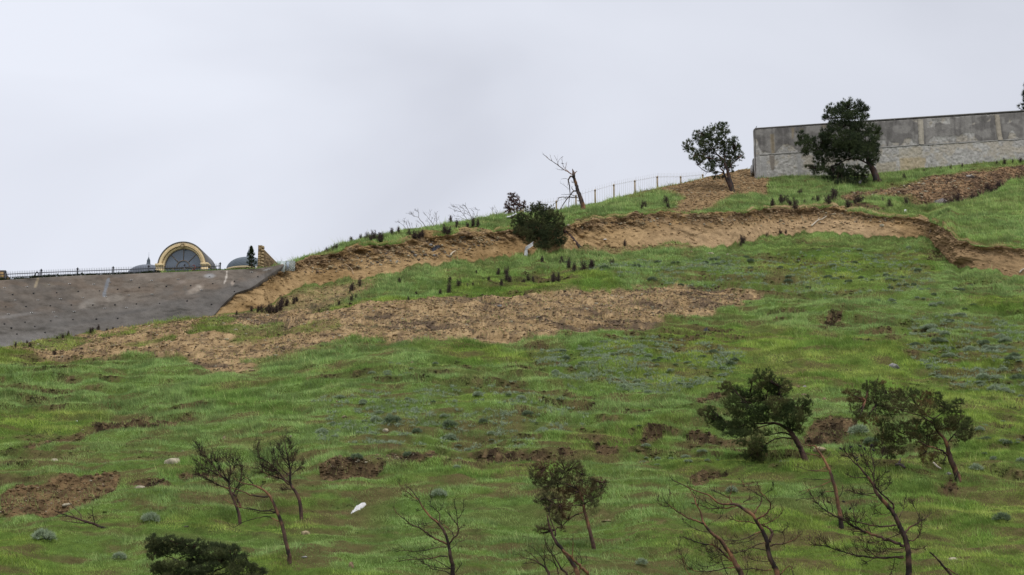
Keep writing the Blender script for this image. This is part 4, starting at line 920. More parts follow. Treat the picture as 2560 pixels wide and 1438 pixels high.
bare('thin leafless grey shrub, lowest and farthest left on ridge', '520,850 430,750 350,690 290,660', '9,8,6,4', ['545,840 500,700 430,640|8,3', '600,830 560,700 540,640|7,3', '440,760 460,660 450,590|5,3', '640,830 620,700|5,3', '720,830 730,700|6,3'], 53)
bare('large leafless grey shrub bent left by wind, highest on left ridge', '1975,670 1960,560 1920,480 1880,400 1800,310 1750,290', '15,14,12,9,6,4', ['1960,550 1850,490 1760,470|8,3', '1900,650 1860,610 1800,530 1740,450 1660,360 1520,330|12,4', '1740,450 1600,410 1450,350|8,3', '1900,640 1780,600 1700,560 1560,530|9,4', '1920,480 1780,380 1660,280|8,3', '1880,400 1840,330 1770,280|6,3', '1800,530 1800,430|5,3', '1700,600 1580,590|6,3'], 54)
bare('small leafless grey shrub just right of the wind-bent one on ridge', '2060,660 2060,580 2090,500 2110,410 2050,370', '9,8,7,5,3', ['2060,580 2000,430 1940,370|6,3', '2110,410 2140,400|4,3', '1990,600 2000,480|5,3'], 55)
bare('wispy leafless sapling alone on grassy ridge left of the dead brown conifer', '2500,600 2470,500 2420,390', '6,5,3', ['2500,580 2410,490|4,3', '2540,590 2510,400|4,3'], 56)
# ================================================================== sprayed-concrete slope facing on the left
sx = np.concatenate([np.arange(-740, -60, 12.0), np.arange(-60, 712.1, 3.0)])
NR = 84
st_ = np.linspace(0, 1, NR)
SPX = np.broadcast_to(sx[None], (NR, len(sx)))
sfoot = np.minimum(SB_(sx), F_(sx) + 12); stop_ = T_(sx) - 2
SPY = sfoot[None] + (stop_ - sfoot)[None] * st_[:, None]
lowpy = np.minimum(SPY, F_(SPX) - .01)
SS = sB_(SPX)
SY = yS_(SPX, SPY)
SG = at(SPX, SPY, SY)
sxw, syw, szw = SG[..., 0], SG[..., 1], SG[..., 2]
bulge = 1.5 * (fbm(sxw * .16, szw * .34, oct=3, seed=201) - .5) + .42 * (fbm(sxw * .6, szw * 1.3, oct=4, seed=205) - .5) + .12 * (fbm(sxw * 2.2, szw * 3.6, oct=3, seed=209) - .5)
SG *= (1 + (bulge - .62) / SY)[..., None]
n1 = fbm(sxw * .22, szw * .5, oct=4, seed=211); n2 = fbm(sxw * .9, szw * 2.2, oct=4, seed=215)
sc = mixc(C3(.150,.128,.106), C3(.108,.095,.082), sst(.38, .62, n1))
sc = mixc(sc, C3(.135,.106,.082) + 0 * sc, sst(.5, .7, n2) * .6)
vt = (SPY - stop_) / (sfoot - stop_)
sc = mixc(sc, C3(.115,.108,.100) + 0 * sc, sst(.35, .7, vt) * .8)
sc = mixc(sc, C3(.165,.158,.150) + 0 * sc, sst(.66, .95, vt + .25 * (n1 - .5)) * sst(240, 60, SPX) * .8)
def stain(c, x, y, rx, ry, colr, k, ang=0.0, soft=.7):
    dx, dy = SPX - x, SPY - y; ca, sa = math.cos(ang), math.sin(ang)
    q = np.hypot((dx * ca + dy * sa) / rx, (-dx * sa + dy * ca) / ry) + .7 * (n2 - .5)
    return mixc(c, C3(*colr) + 0 * c, (1 - sst(1 - soft, 1 + soft * .4, q)) * k)
for a in [(525,690,14,7,(.30,.30,.30),.8),(490,722,30,9,(.27,.23,.19),.7,-.5),(497,716,12,5,(.34,.30,.25),.7,.5),(455,705,14,6,(.24,.20,.17),.6),(218,760,34,11,(.22,.20,.175),.7,-.3),(205,766,14,6,(.26,.23,.20),.6,-.4),(290,745,30,10,(.20,.18,.155),.5,-.2),
          (582,708,5,8,(.36,.30,.25),.7,.3),(92,705,4,12,(.24,.20,.14),.5,.25),(120,712,20,8,(.19,.165,.13),.4),(640,752,20,5,(.10,.09,.08),.5),(180,730,30,5,(.10,.086,.07),.6,-.15),(330,780,60,5,(.085,.08,.075),.6,-.15),(420,788,60,5,(.08,.075,.07),.6,-.15),(250,800,60,6,(.085,.08,.075),.5,-.15),
          (60,735,60,4,(.10,.086,.072),.6,-.1),(30,790,80,6,(.20,.19,.18),.5,-.12),(150,812,100,7,(.085,.08,.074),.45,-.12),(668,674,12,2.5,(.3,.3,.3),.6,-.3),(380,740,30,4,(.09,.08,.07),.5,-.1),(560,760,30,7,(.09,.08,.074),.5,-.3)]:
    sc = stain(sc, *a)
for pts_, wd_, colr in [([(271,698),(266,715),(260,738)], 5.5, (.17,.18,.195)), ([(568,679),(566,692),(561,708)], 2.2, (.42,.38,.33)), ([(95,697),(92,706),(88,716)], 4, (.24,.20,.14))]:
    for i in range(len(pts_) - 1):
        a, b = np.array(pts_[i]), np.array(pts_[i + 1]); e = b - a
        t = np.clip(((SPX - a[0]) * e[0] + (SPY - a[1]) * e[1]) / (e @ e), 0, 1)
        dd = np.hypot(SPX - a[0] - t * e[0], SPY - a[1] - t * e[1])
        sc = mixc(sc, C3(*colr) + 0 * sc, sst(wd_, wd_ * .5, dd + 2 * (n2 - .5)) * .85)
sc = sc * np.array([1.10, 1.09, 1.07])
nsx = len(sx)
i2 = np.arange(NR * nsx).reshape(NR, nsx)
q2 = np.stack([i2[:-1, :-1], i2[:-1, 1:], i2[1:, 1:], i2[1:, :-1]], -1).reshape(-1, 4)
# thickness: the sheet's rim folds back into the slope
rim = np.concatenate([i2[0, :], i2[1:, -1], i2[-1, -2::-1]])
SV = SG.reshape(-1, 3)
off_in = np.array([0, .75, -.10])
RV = SV[rim] + off_in
nv = len(SV); k = np.arange(len(rim) - 1)
q3 = np.stack([rim[k], nv + k, nv + k + 1, rim[k + 1]], -1)
p_sh = SV[i2[NR // 2, nsx // 2]]
shot = link('shotcrete_wall', mesh_np('shotcrete_wall', np.concatenate([SV, RV]) - p_sh, [q2, q3], M_SHOT, np.concatenate([sc.reshape(-1, 3), np.broadcast_to(C3(.10,.085,.07), RV.shape)]), True), None, p_sh)
tag(shot, 'dark grey sprayed concrete facing on the cut bank below the iron fence', 'retaining wall')
def shot_at(px, py):
    c = np.interp(px, sx, np.arange(nsx)); r = np.clip((np.interp(px, sx, sfoot) - py) / (np.interp(px, sx, sfoot) - np.interp(px, sx, stop_)) * (NR - 1), 0, NR - 1.001)
    c0 = min(int(c), nsx - 2); r0 = int(r); fc, fr = c - c0, r - r0
    return (SG[r0, c0] * (1 - fc) + SG[r0, c0 + 1] * fc) * (1 - fr) + (SG[r0 + 1, c0] * (1 - fc) + SG[r0 + 1, c0 + 1] * fc) * fr
mb = MB()
for dx in (-.075, .075): mb.tube([(dx, .05, 0), (dx, -.10, -.012)], [.032, .028], 7, (.78, .78, .76))
mb.box((-.12, -.02, -.03), (.12, .01, .03), (.10, .09, .085)); mb.tube([(0, .03, -.01), (0, -.07, -.02)], [.028, .022], 6, (.035, .03, .03))
o_ = mb.build('soil_nail', M_PLAIN); nail_me = o_.data; bpy.data.objects.remove(o_)
mb = MB(); mb.tube([(0, .06, 0), (0, -.05, -.03)], [.06, .055], 8, (.018, .017, .017))
o_ = mb.build('drain_pipe', M_PLAIN); pipe_me = o_.data; bpy.data.objects.remove(o_)
for x, y in [(35,445),(215,438),(392,420),(555,415),(750,418),(878,402),(1048,385),(1212,388),(1423,378),(1675,355),(2145,300),(2008,322),(122,545),(303,545),(485,535),(663,525),(845,517),(1030,505),(1215,498),(1608,465),(68,655),(252,645),(430,640),(593,635),(835,610),(448,675),(1010,605)]:
    o = link('soil_nail', nail_me, shot, shot_at(x / 3.195, 580 + y / 3.195) - p_sh)
    o.rotation_euler = (0, 0, 0); o.scale = (random.uniform(.62, .85),) * 3
for x, y in [(100,500),(268,490),(452,485),(625,475),(795,470),(940,457),(1113,443),(1330,433),(1523,428),(1700,412),(1872,393),(2060,357),(45,597),(207,595),(402,588),(570,582),(742,582),(918,580),(1090,574),(1275,570),(1873,475),(35,735),(200,720),(405,710),(582,700),(770,695),(940,690),(90,765),(278,755),(135,815),(360,803),(1495,550),(1690,578)]:
    o = link('drain_pipe', pipe_me, shot, shot_at(x / 3.195, 580 + y / 3.195) - p_sh); o.scale = (random.uniform(.8, 1.15),) * 3
mb = MB()
edge_px = [(700,671),(690,678),(660,700),(640,714),(622,724),(600,730)]

# ================================================================== iron fence along the top of the concrete
def topY(px): return float(yT_(np.float64(px))) + .45
fence_posts = [(-78,681,708),(12.5,677,704),(102,673,697),(193,669.5,693),(282,666.5,690),(371,663,685),(461,660,681),(550,656.5,677)]
fb = pt(282, 690, topY(282))
fence = thing('iron_fence', fb, 'black iron fence with thin spiked pickets along the top of the concrete slope', 'fence')
def post_pts(i):
    x, yt, yb = fence_posts[i]; Y = topY(x)
    b = pt(x, yb, Y); t = pt(x, yt, Y)
    return np.array([b[0], b[1], b[2]]), t[2]
for i in range(len(fence_posts)):
    b, zt = post_pts(i)
    mb = MB(); h = zt - b[2]
    mb.box((b[0] - .05, b[1] - .05, b[2] - .5), (b[0] + .05, b[1] + .05, zt - .10))
    mb.box((b[0] - .07, b[1] - .07, zt - .10), (b[0] + .07, b[1] + .07, zt - .06))
    mb.tube([(b[0], b[1], zt - .06), (b[0], b[1], zt - .02), (b[0], b[1], zt + .03)], [.055, .05, .01], 8)
    mb.build('post', M_IRON, fence, fb)
    if i < len(fence_posts) - 1:
        b2, zt2 = post_pts(i + 1); mb = MB(); n = 21
        for zo in (-.25, -.47):
            mb.tube([b * [1, 1, 0] + [0, 0, zt + zo], b2 * [1, 1, 0] + [0, 0, zt2 + zo]], [.028, .028], 4)
        for k in range(1, n):
            q = b + (b2 - b) * k / n; z = zt + (zt2 - zt) * k / n
            mb.tube([q * [1, 1, 0] + [0, 0, q[2] - .35], q * [1, 1, 0] + [0, 0, z - .12], q * [1, 1, 0] + [0, 0, z - .04]], [.0125, .0115, .004], 4)
            if k % 1 == 0: mb.tube([q * [1, 1, 0] + [0, 0, z - .50], q * [1, 1, 0] + [0, 0, z - .44]], [.02, .02], 4)
        mb.build('picket_panel', M_IRON, fence, fb)
# loop of dark pipe by the second post, red bent rod in front of the arch
def loop(name, label, cat, cx_, cy_, w_, h_, colr, rod, a0, a1, tail=None):
    Y = topY(cx_) - .12; c = pt(cx_, cy_, Y); m = pxm(cy_, Y)
    th = np.linspace(a0, a1, 22)
    P = np.stack([c[0] + np.cos(th) * w_ / m / 2, np.full(22, c[1]) + .03 * np.sin(3 * th), c[2] + np.sin(th) * h_ / m / 2], -1)
    if tail: P = np.concatenate([P, [pt(x, y, Y) for x, y in tail]])
    mb = MB(); b = P.mean(0) * [1, 1, 0] + [0, 0, P[:, 2].min()]
    mb.tube(P, np.full(len(P), rod), 6, colr)
    o = mb.build(name, M_PLAIN, None, b, True); o.location = tuple(b)
    return tag(o, label, cat)
loop('bent_pipe', 'dark pipe bent into a loop standing beside the second visible fence post', 'pipe', 93, 687, 10, 13, (.03,.03,.035), .035, rad(75), rad(410), [(98,694),(94,698)])
loop('bent_rod', 'red rod bent into an open ring in front of the arched window', 'rod', 484, 669, 8, 12, (.16,.035,.03), .028, rad(130), rad(-120), [(481,675),(478,678)])
# dark low plants under the fence, and grass on the lip further right
def strip(name, label, cat, px0, px1, n, hpx, cols_, seed, yo=0.0, w=1.4, kind=None):
    rng = np.random.default_rng(seed)
    p = px0 + (px1 - px0) * rng.random(n); Y = yT_(p) + .1 + .5 * rng.random(n)
    hh = hpx * (.35 + .9 * fbm(p * .05, 0, oct=3, seed=seed)) * (.5 + .7 * rng.random(n))
    cen = at(p, T_(p) + 1.5 + yo - hh * .75 * rng.random(n), Y)
    m = pxm(690.0, 123.0)
    cc = mixc(C3(*cols_[0]) + np.zeros((n, 3)), C3(*cols_[1]), rng.random(n))
    v, f, c = tuft_mesh(cen, np.tile([0., 0, 1.0], (n, 1)), 5.0 / m, w / m, 9, cc, rng, .8)
    b = np.array([v[:, 0].mean(), v[:, 1].mean(), v[:, 2].min()])
    o = link(name, mesh_np(name, v - b, [f], M_NEEDLE, c), None, b)
    return tag(o, label, cat, kind=kind)
strip('creeping_hedge', 'dark low creeping hedge on the concrete lip under the iron fence', 'hedge', -120, 400, 1500, 11, [(.022,.032,.014),(.035,.05,.018)], 5)
strip('grass_verge', 'bright green grass tufts on the concrete lip below the arched window', 'grass', 413, 620, 1100, 5, [(.10,.19,.04),(.11,.19,.05)], 6, kind='stuff')

# ================================================================== buildings behind the fence
M_STONE = mat_vcol('sandstone', .85, 3.0, .10, 10, .15, .01)
M_LEAD = mat_vcol('grey_roof_metal', .55, 6.0, .15, 12, .1, .01)
m_glass, gnt, gb = mat_new('window_glass')
gb.inputs['Base Color'].default_value = (.11, .135, .17, 1); gb.inputs['Roughness'].default_value = .12; gb.inputs['Specular IOR Level'].default_value = .6
YP = 138.0
ac = pt(457, 667.5, YP); am = pxm(667.5, YP)
pal = thing('palace', ac * [1, 1, 0] + [0, 0, ac[2] - 3.2], 'cream stone building with large round-arched window and barrel roof behind the iron fence', 'building')
pal.rotation_euler = (0, 0, rad(-5))
LZ = 3.2                                       # springing line above the base, in local metres
def ring(mb, r0, r1, y0, y1, c, a0=0.0, a1=math.pi, n=40, legs=0.0):
    th = np.linspace(a0, a1, n)
    def prof(r):
        q = [(r * math.cos(t), LZ + r * math.sin(t)) for t in th]
        if legs: q = [(r, LZ - legs)] + q + [(-r, LZ - legs)]
        return np.array(q)
    A0, A1 = prof(r0), prof(r1); k = len(A0)
    V = np.concatenate([np.stack([P[:, 0], np.full(k, y), P[:, 1]], -1) for P in (A0, A1) for y in (y0, y1)])
    a = np.arange(k - 1); f = []
    for p, q in ((0, 2), (2, 3), (3, 1), (1, 0)):
        f.append(np.stack([p * k + a, p * k + a + 1, q * k + a + 1, q * k + a], -1))
    f.append(np.array([(0, 2 * k, 3 * k, k), (k - 1, 2 * k - 1, 4 * k - 1, 3 * k - 1)]))
    return mb.add(V, np.concatenate(f), c)
RO, RI, RG = 62.5 / am, 53.0 / am, 47.5 / am
cream = (.74, .58, .34)
mb = MB(); ring(mb, RI, RO - .05, -.25, .6, cream, legs=3.2); mb.build('wall', M_STONE, pal)
mb = MB(); ring(mb, RO - .045, RO + .02, -.30, 3.0, (.13, .125, .12)); mb.build('roof', M_LEAD, pal)
mb = MB(); ring(mb, RG, RI - .002, -.12, .5, (.70,.55,.32), legs=3.2); ring(mb, RI - .05, RI + .02, -.31, -.24, (.54,.41,.23)); mb.build('arch_moulding', M_STONE, pal)
mb = MB(); mb.box((-.09, -.42, LZ + RG - .04), (.09, -.2, LZ + RI + .10), (.40, .30, .17)); mb.box((-.15, -.40, LZ + RG + .12), (.15, -.26, LZ + RG + .19), (.40, .30, .17)); mb.box((-.12, -.45, LZ + RI + .06), (.12, -.2, LZ + RI + .14), (.42, .32, .18)); mb.build('keystone', M_STONE, pal)
for sx_ in (-1, 1):
    xm = sx_ * (RI + RO) / 2
    mb = MB()
    for zz, e in ((.02, .27), (.09, .30), (.16, .28)): mb.box((xm - e, -.42 - (e - .3), LZ + zz - .02), (xm + e, .5, LZ + zz + .05), (.70,.55,.32))
    mb.box((xm - .26, -.33, LZ - 3.2), (xm + .26, -.255, LZ - .02), (.70,.54,.31))
    mb.build('pilaster', M_STONE, pal)
wf = MB(); br = (.17, .14, .115)
ring(wf, RG - .06, RG + .01, .05, .20, br)
r_in = 17.0 / am
ring(wf, r_in - .03, r_in + .03, .06, .19, br, n=24)
for ang in (45, 90, 135):
    t = rad(ang); P = [(math.cos(t) * r_in, .125, LZ + math.sin(t) * r_in), (math.cos(t) * (RG - .04), .125, LZ + math.sin(t) * (RG - .04))]
    wf.tube(P, [.035, .035], 4, br)
wf.box((-RG, .06, LZ - .10), (RG, .18, LZ - .02), br)
for xx in (-.75, 0, .75): wf.box((xx - .03, .065, LZ - 3.2), (xx + .03, .175, LZ - .10), br)
wfo = wf.build('window', M_STONE, pal)
th = np.linspace(0, math.pi, 40)
gv = np.concatenate([[(RG + .005, .13, LZ - 3.2)], np.stack([np.cos(th) * (RG + .005), np.full(40, .13), LZ + np.sin(th) * (RG + .005)], -1), [(-RG - .005, .13, LZ - 3.2)], [(0, .13, LZ - 3.2)]])
kk = len(gv) - 1
gf = np.array([(i, i + 1, kk) for i in range(kk - 1)])
gv2 = gv + [0, .012, 0]
link('pane', mesh_np('pane', np.concatenate([gv, gv2]), [gf, gf[:, ::-1] + len(gv)], m_glass), wfo)
mb = MB()
for xs in (-1, 1): mb.box((xs * (RO - .2) - .1, .6, 0), (xs * (RO - .2) + .1, 2.8, LZ), (.42, .33, .20))
mb.box((-RO + .1, 2.8, 0), (RO - .1, 2.95, LZ + .4), (.42, .33, .20))
mb.build('side_wall', M_STONE, pal)

def dome(name, label, px, py_apex, py_tip, rpx, Y, tile, c_dome):
    c = pt(px, py_apex, Y); m = pxm(py_apex, Y); r = rpx / m; hgt = r * .62
    zb = c[2] - hgt
    root = thing(name, (c[0], c[1], zb - 2.2), label, 'building')
    loc = np.array([c[0], c[1], zb - 2.2])
    mb = MB(); nseg, nr_ = 40, 22
    th = np.arange(nseg) * 2 * math.pi / nseg; V = []; cc = []
    for i in range(nr_):
        a = i / (nr_ - 1) * (math.pi / 2) * .965
        q = r * math.cos(a) ** .85 * (1 if not tile else (1.0 + .012 * (i % 2))); z = zb + hgt * math.sin(a)
        V.append(np.stack([c[0] + q * np.cos(th), c[1] + q * np.sin(th), np.full(nseg, z)], -1))
        s_ = (.55 + .75 * ((np.arange(nseg) + i) % 2)) if tile else (1 + .12 * (np.arange(nseg) % 5 == 0))
        cc.append(np.array(c_dome)[None] * s_[:, None] * np.ones((nseg, 1)))
    ix = np.arange(nseg * nr_).reshape(nr_, nseg)
    f = np.stack([ix[:-1], np.roll(ix[:-1], -1, 1), np.roll(ix[1:], -1, 1), ix[1:]], -1).reshape(-1, 4)
    mb.add(np.concatenate(V), f, np.concatenate(cc)); mb.build('dome', M_LEAD, root, loc, not tile)
    mb = MB(); mb.tube([(c[0], c[1], zb - 2.2), (c[0], c[1], zb - .05), (c[0], c[1], zb - .045)], [r * .97, r * .97, .01], 40, (.44, .36, .22)); mb.tube([(c[0], c[1], zb - .14), (c[0], c[1], zb + .02), (c[0], c[1], zb + .025)], [r * 1.04, r * 1.04, .01], 40, (.46, .37, .22)); mb.build('drum', M_STONE, root, loc)
    tip = pt(px, py_tip, Y)[2]; hh = tip - c[2] + .06
    zs = np.array([-.08, .02, .10, .30, .34, .52, .60, .66, 1.0]); rs = np.array([.9, .95, .75, .58, .66, .30, .12, .05, .02]) * 7.0 / m
    mb = MB(); mb.tube(np.stack([np.full(9, c[0]), np.full(9, c[1]), c[2] + zs * hh], -1), rs, 12, (.085, .10, .115)); mb.build('finial', M_LEAD, root, loc)
    return root
dome('domed_pavilion', 'plain grey domed roof with spire, left of the arched window', 371, 664, 632, 54, 146.0, False, (.105, .115, .135))
dome('domed_pavilion', 'dark grey scale-tiled domed roof with spire, behind the little conifer', 621, 645, 616, 54, 146.0, True, (.085, .105, .12))
# small hip-roofed house at the left edge
hc = pt(-14, 702, 128.0); hm = pxm(702.0, 128.0)
hs = thing('house', hc - [0, 0, 1.5], 'corner of tan tiled hip roof at far left edge behind the iron fence', 'house')
W_ = 41 / hm; hr = 21 / hm
mb = MB(); mb.box((-W_ * .9, -W_ * .9, 0), (W_ * .9, W_ * .9, 1.46), (.40, .30, .16)); mb.build('wall', M_STONE, hs)
mb = MB(); a = W_; t = W_ * .62; z0, z1 = 1.46, 1.5 + hr
mb.add([(-a,-a,z0),(a,-a,z0),(a,a,z0),(-a,a,z0),(-t,-.15,z1),(t,-.15,z1),(t,.15,z1),(-t,.15,z1)], np.array([(0,1,5,4),(1,2,6,5),(2,3,7,6),(3,0,4,7),(4,5,6,7),(3,2,1,0)]), (.36, .235, .085))
for k in range(9):
    x = -a + (k + .5) * 2 * a / 9; xt = x * t / a
    mb.tube([(x, -a - .01, z0 + .02), (xt, -.17, z1 + .01)], [.02, .02], 4, (.16, .10, .05))
rf = mb.build('roof', M_STONE, hs)
mb = MB(); mb.tube([(-t - .03, 0, z1 + .05), (t + .03, 0, z1 + .05)], [.11, .11], 6, (.06, .055, .05)); mb.tube([(t, -.1, z1 + .04), (a + .03, -a, z0 + .05)], [.085, .085], 6, (.06, .055, .05)); mb.build('ridge_cap', M_STONE, rf)

# stone pier with a wall falling away behind it
Yq = float(yT_(np.float64(655.0))) + 1.2
p0 = pt(643.5, 673, Yq); zt_ = pt(645, 613, Yq)[2]; m_ = pxm(640.0, Yq)
pier = thing('stone_wall', p0, 'tan rough-stone end pier with sloping wall falling away behind, beside the little conifer', 'wall')
w1 = 10.5 / m_; H1 = zt_ - p0[2]
rng = np.random.default_rng(77)
mb = MB(); mb.box((.03, .03, -1), (w1 - .03, .35, H1 - .04), (.20, .145, .08))
z = -.6
while z < H1 - .02:
    h = rng.uniform(.09, .17); x = 0.0
    while x < w1 - .02:
        ww = min(rng.uniform(.10, .2), w1 - x); c = np.array([.30, .215, .115]) * rng.uniform(.6, 1.25)
        mb.box((x + .008, rng.uniform(-.03, .0), z + .008), (x + ww - .008, .3, min(z + h, H1) - .008), c); x += ww
    z += h
mb.build('pier', M_ROCK, pier)
mb = MB()
for k in range(7):
    zz = .15 + k * .235; e = .05 if k % 2 else .0
    mb.box((w1 - .02 - e, -.05, zz), (w1 + .13 - e * .5, .28, zz + .15), np.array([.36, .27, .15]) * rng.uniform(.8, 1.1))
mb.build('quoin', M_ROCK, pier)
mb = MB(); x2 = 46 / m_; dp = 2.6; h2 = 26 / m_
V = [(w1 * .55, .30, 0), (x2, dp, 0), (x2 + .05, dp + .3, 0), (w1 * .4, .5, 0), (w1 * .55, .30, H1 - .1), (x2, dp, h2), (x2 + .05, dp + .3, h2), (w1 * .4, .5, H1 - .1)]
mb.add(V, np.array([(0,1,5,4),(1,2,6,5),(2,3,7,6),(3,0,4,7),(4,5,6,7)]), (.17, .125, .075))
nq = 9
for k in range(nq):
    for j in range(12):
        t0, t1_ = j / 12, (j + .9) / 12
        A = np.array(V[0]) + (np.array(V[1]) - V[0]) * t0; Bv = np.array(V[0]) + (np.array(V[1]) - V[0]) * t1_
        hmax = (H1 - .1) + (h2 - H1 + .1) * t1_; za, zb_ = k * .17, k * .17 + .15
        if zb_ > hmax: continue
        nrm = np.array([.02, -.03, 0]) * rng.uniform(.2, 1)
        mb.add([A * [1, 1, 0] + nrm + [0, 0, za], Bv * [1, 1, 0] + nrm + [0, 0, za], Bv * [1, 1, 0] + nrm + [0, 0, zb_], A * [1, 1, 0] + nrm + [0, 0, zb_]], np.array([(0, 1, 2, 3)]), np.array([.23, .165, .095]) * rng.uniform(.6, 1.25))
mb.build('wall', M_ROCK, pier)
mb = MB(); mb.tube([np.array(V[4]) + [0, .05, .02], np.array(V[5]) + [0, .1, .02]], [.06, .05], 4, (.26, .20, .12)); mb.build('coping', M_ROCK, pier)
# glass balustrade
m_gl2, n2_, g2_ = mat_new('frosted_glass')
g2_.inputs['Base Color'].default_value = (.80, .88, .86, 1); g2_.inputs['Roughness'].default_value = .25; g2_.inputs['Transmission Weight'].default_value = .8; g2_.inputs['IOR'].default_value = 1.1
m_gl3, n3_, g3_ = mat_new('pale_glass')
g3_.inputs['Base Color'].default_value = (.42, .48, .46, 1); g3_.inputs['Roughness'].default_value = .3
YB = float(yT_(np.float64(690.0))) + 1.0
gb0 = pt(660, 668, YB)
bal = thing('glass_balustrade', gb0, 'pale frosted glass panels on the concrete lip right of the stone pier', 'balustrade')
for (xa, xb, yt, yb, mm) in [(660, 691, 654, 669, m_gl3), (691.5, 713, 653, 667, m_gl3), (713.5, 738, 652, 664, m_gl2)]:
    a_, b_ = pt(xa, yb, YB), pt(xb, yb, YB); za = pt(xa, yt, YB)[2]
    mb = MB(); mb.box((a_[0], a_[1] - .01, a_[2] - .4), (b_[0], a_[1] + .01, za)); mb.build('panel', mm, bal, gb0)
mb = MB(); a_ = pt(718, 660, YB - .2); mb.box((a_[0] - .05, a_[1] - .1, a_[2] - .4), (a_[0] + .14, a_[1] - .03, a_[2] + .16), (.33, .38, .42)); mb.build('bracket', M_PLAIN, bal, gb0)
a_ = pt(639, 674, float(yT_(np.float64(639.0))) + .5); mb = MB(); mb.tube([a_ - [0, 0, .3], a_ + [0, 0, .30]], [.045, .042], 8, (.62, .63, .64)); mb.tube([a_ + [0, 0, .29], a_ + [0, 0, .33]], [.055, .05], 8, (.62, .63, .64))
o = mb.build('bollard', M_PLAIN, None, a_); o.location = tuple(a_); tag(o, 'small white post between the little conifer and the stone pier', 'post')
Cf = (300, 580, 5.752)
def local_tree():
    Y = float(yT_(np.float64(630.0))) + .6; b = pt(630, 676, Y); m = pxm(650.0, Y); rng = np.random.default_rng(41)
    r_ = thing('conifer', b, 'little green spire-shaped conifer growing beside the stone pier', 'tree')
    mb = MB(); mb.tube([b - [0, 0, .2], pt(629, 650, Y), pt(628, 622, Y)], [4 / m / 2, 3 / m / 2, .8 / m / 2], 6, (.07, .05, .04)); mb.build('trunk', M_BARK, r_, b)
    n = 420; t = rng.random(n) ** .8; a = rng.random(n) * 6.283
    rw = (12.5 * (1 - t) ** .8 + 1.2) / m * (.55 + .6 * (np.sin(t * 32) > 0)) * (.4 + .6 * rng.random(n))
    base_ = at(629.5 - 1.5 * t, 674 - 54 * t, Y + 0 * t)
    cen = base_ + np.stack([np.cos(a) * rw, np.sin(a) * rw, .12 * rng.random(n)], -1)
    dr = np.stack([np.cos(a), np.sin(a), .6 + 0 * a], -1)
    cc = mixc(C3(.030,.045,.020) + np.zeros((n, 3)), C3(.05,.065,.028), rng.random(n))
    v, f, c = tuft_mesh(cen, dr, 4.2 / m, 1.4 / m, 8, cc, rng, .5); link('crown', mesh_np('crown', v - b, [f], M_NEEDLE, c), r_)
local_tree()
def edge_tree():
    Y = float(wallY(np.float64(2560.0))) + 8; b = pt(2572, 395, Y); m = pxm(300.0, Y); rng = np.random.default_rng(43)
    r_ = thing('conifer', b, 'dark conifer top rising behind the old wall at right edge', 'tree')
    mb = MB(); mb.tube([b - [0, 0, .3], pt(2572, 300, Y), pt(2571, 205, Y)], [12 / m / 2, 8 / m / 2, 1 / m / 2], 6, (.07, .05, .04)); mb.build('trunk', M_BARK, r_, b)
    n = 900; t = rng.random(n) ** .9; a = rng.random(n) * 6.283
    rw = (46 * (1 - t) ** .75 + 3) / m * (.6 + .5 * (np.sin(t * 40) > 0)) * (.35 + .65 * rng.random(n))
    cen = at(2572 - 1.0 * t, 385 - 178 * t, Y + 0 * t) + np.stack([np.cos(a) * rw, np.sin(a) * rw, .2 * rng.random(n)], -1)
    dr = np.stack([np.cos(a), np.sin(a), .7 + 0 * a], -1)
    cc = mixc(C3(.030,.040,.022) + np.zeros((n, 3)), C3(.046,.058,.028), rng.random(n))
    v, f, c = tuft_mesh(cen, dr, 8 / m, 1.6 / m, 10, cc, rng, .6); link('crown', mesh_np('crown', v - b, [f], M_NEEDLE, c), r_)
edge_tree()

# ================================================================== old masonry wall on the right
WX0, WX1 = 1893.0, 3150.0
def wline(px): Y = wallY(np.asarray(px, float)); return Y
def wtop(px): return np.interp(px, [1888, 2560, 3200], [320.5, 279.0, 239.5])
nu, nv_ = 620, 96
u = np.concatenate([np.linspace(1891, 2600, 520), np.linspace(2606, WX1, 100)])
WY = wline(u)
xk = (u - 1280) / FPX / cv(WF_(u)) * WY
# top height: straight between both ends
zt0 = pt(1888, 321, WY[0])[2]; i25 = np.argmin(np.abs(u - 2560)); zt1 = pt(2560, 279, WY[i25])[2]
ztop = zt0 + (zt1 - zt0) * (xk - xk[0]) / (xk[i25] - xk[0])
zbot = ev(WF_(u)) * WY - 2.2
vv = np.linspace(0, 1, nv_)
WXg = np.broadcast_to(xk[None], (nv_, len(u))); WYg = np.broadcast_to(WY[None], WXg.shape)
WZg = zbot[None] + (ztop - .10 - zbot)[None] * vv[:, None]
ep = WZg / WYg; v_ = (ep * CP - SP) / (CP + ep * SP); wpy = 719 - v_ * FPX; wpx = 1280 + WXg / WYg * FPX * cv(wpy)   # where each point of the wall lies in the photo
def wpoly(pts, feather=1.6, warp=5.0):
    P = np.array(pts, float); nx = fbm(WXg * 2.2, WZg * 2.2, oct=4, seed=231) - .5; ny = fbm(WXg * 2.2, WZg * 2.2, oct=4, seed=237) - .5
    x = wpx + warp * nx; y = wpy + warp * ny
    dmin = np.full(x.shape, 1e9); ins = np.zeros(x.shape, bool)
    for i in range(len(P)):
        a, b = P[i], P[(i + 1) % len(P)]; e = b - a
        t = np.clip(((x - a[0]) * e[0] + (y - a[1]) * e[1]) / (e @ e + 1e-9), 0, 1); dmin = np.minimum(dmin, np.hypot(x - a[0] - t * e[0], y - a[1] - t * e[1]))
        c = ((a[1] > y) != (b[1] > y)); ins ^= c & (x < (b[0] - a[0]) * (y - a[1]) / (b[1] - a[1] + 1e-12) + a[0])
    return sst(-feather, feather, np.where(ins, dmin, -dmin))
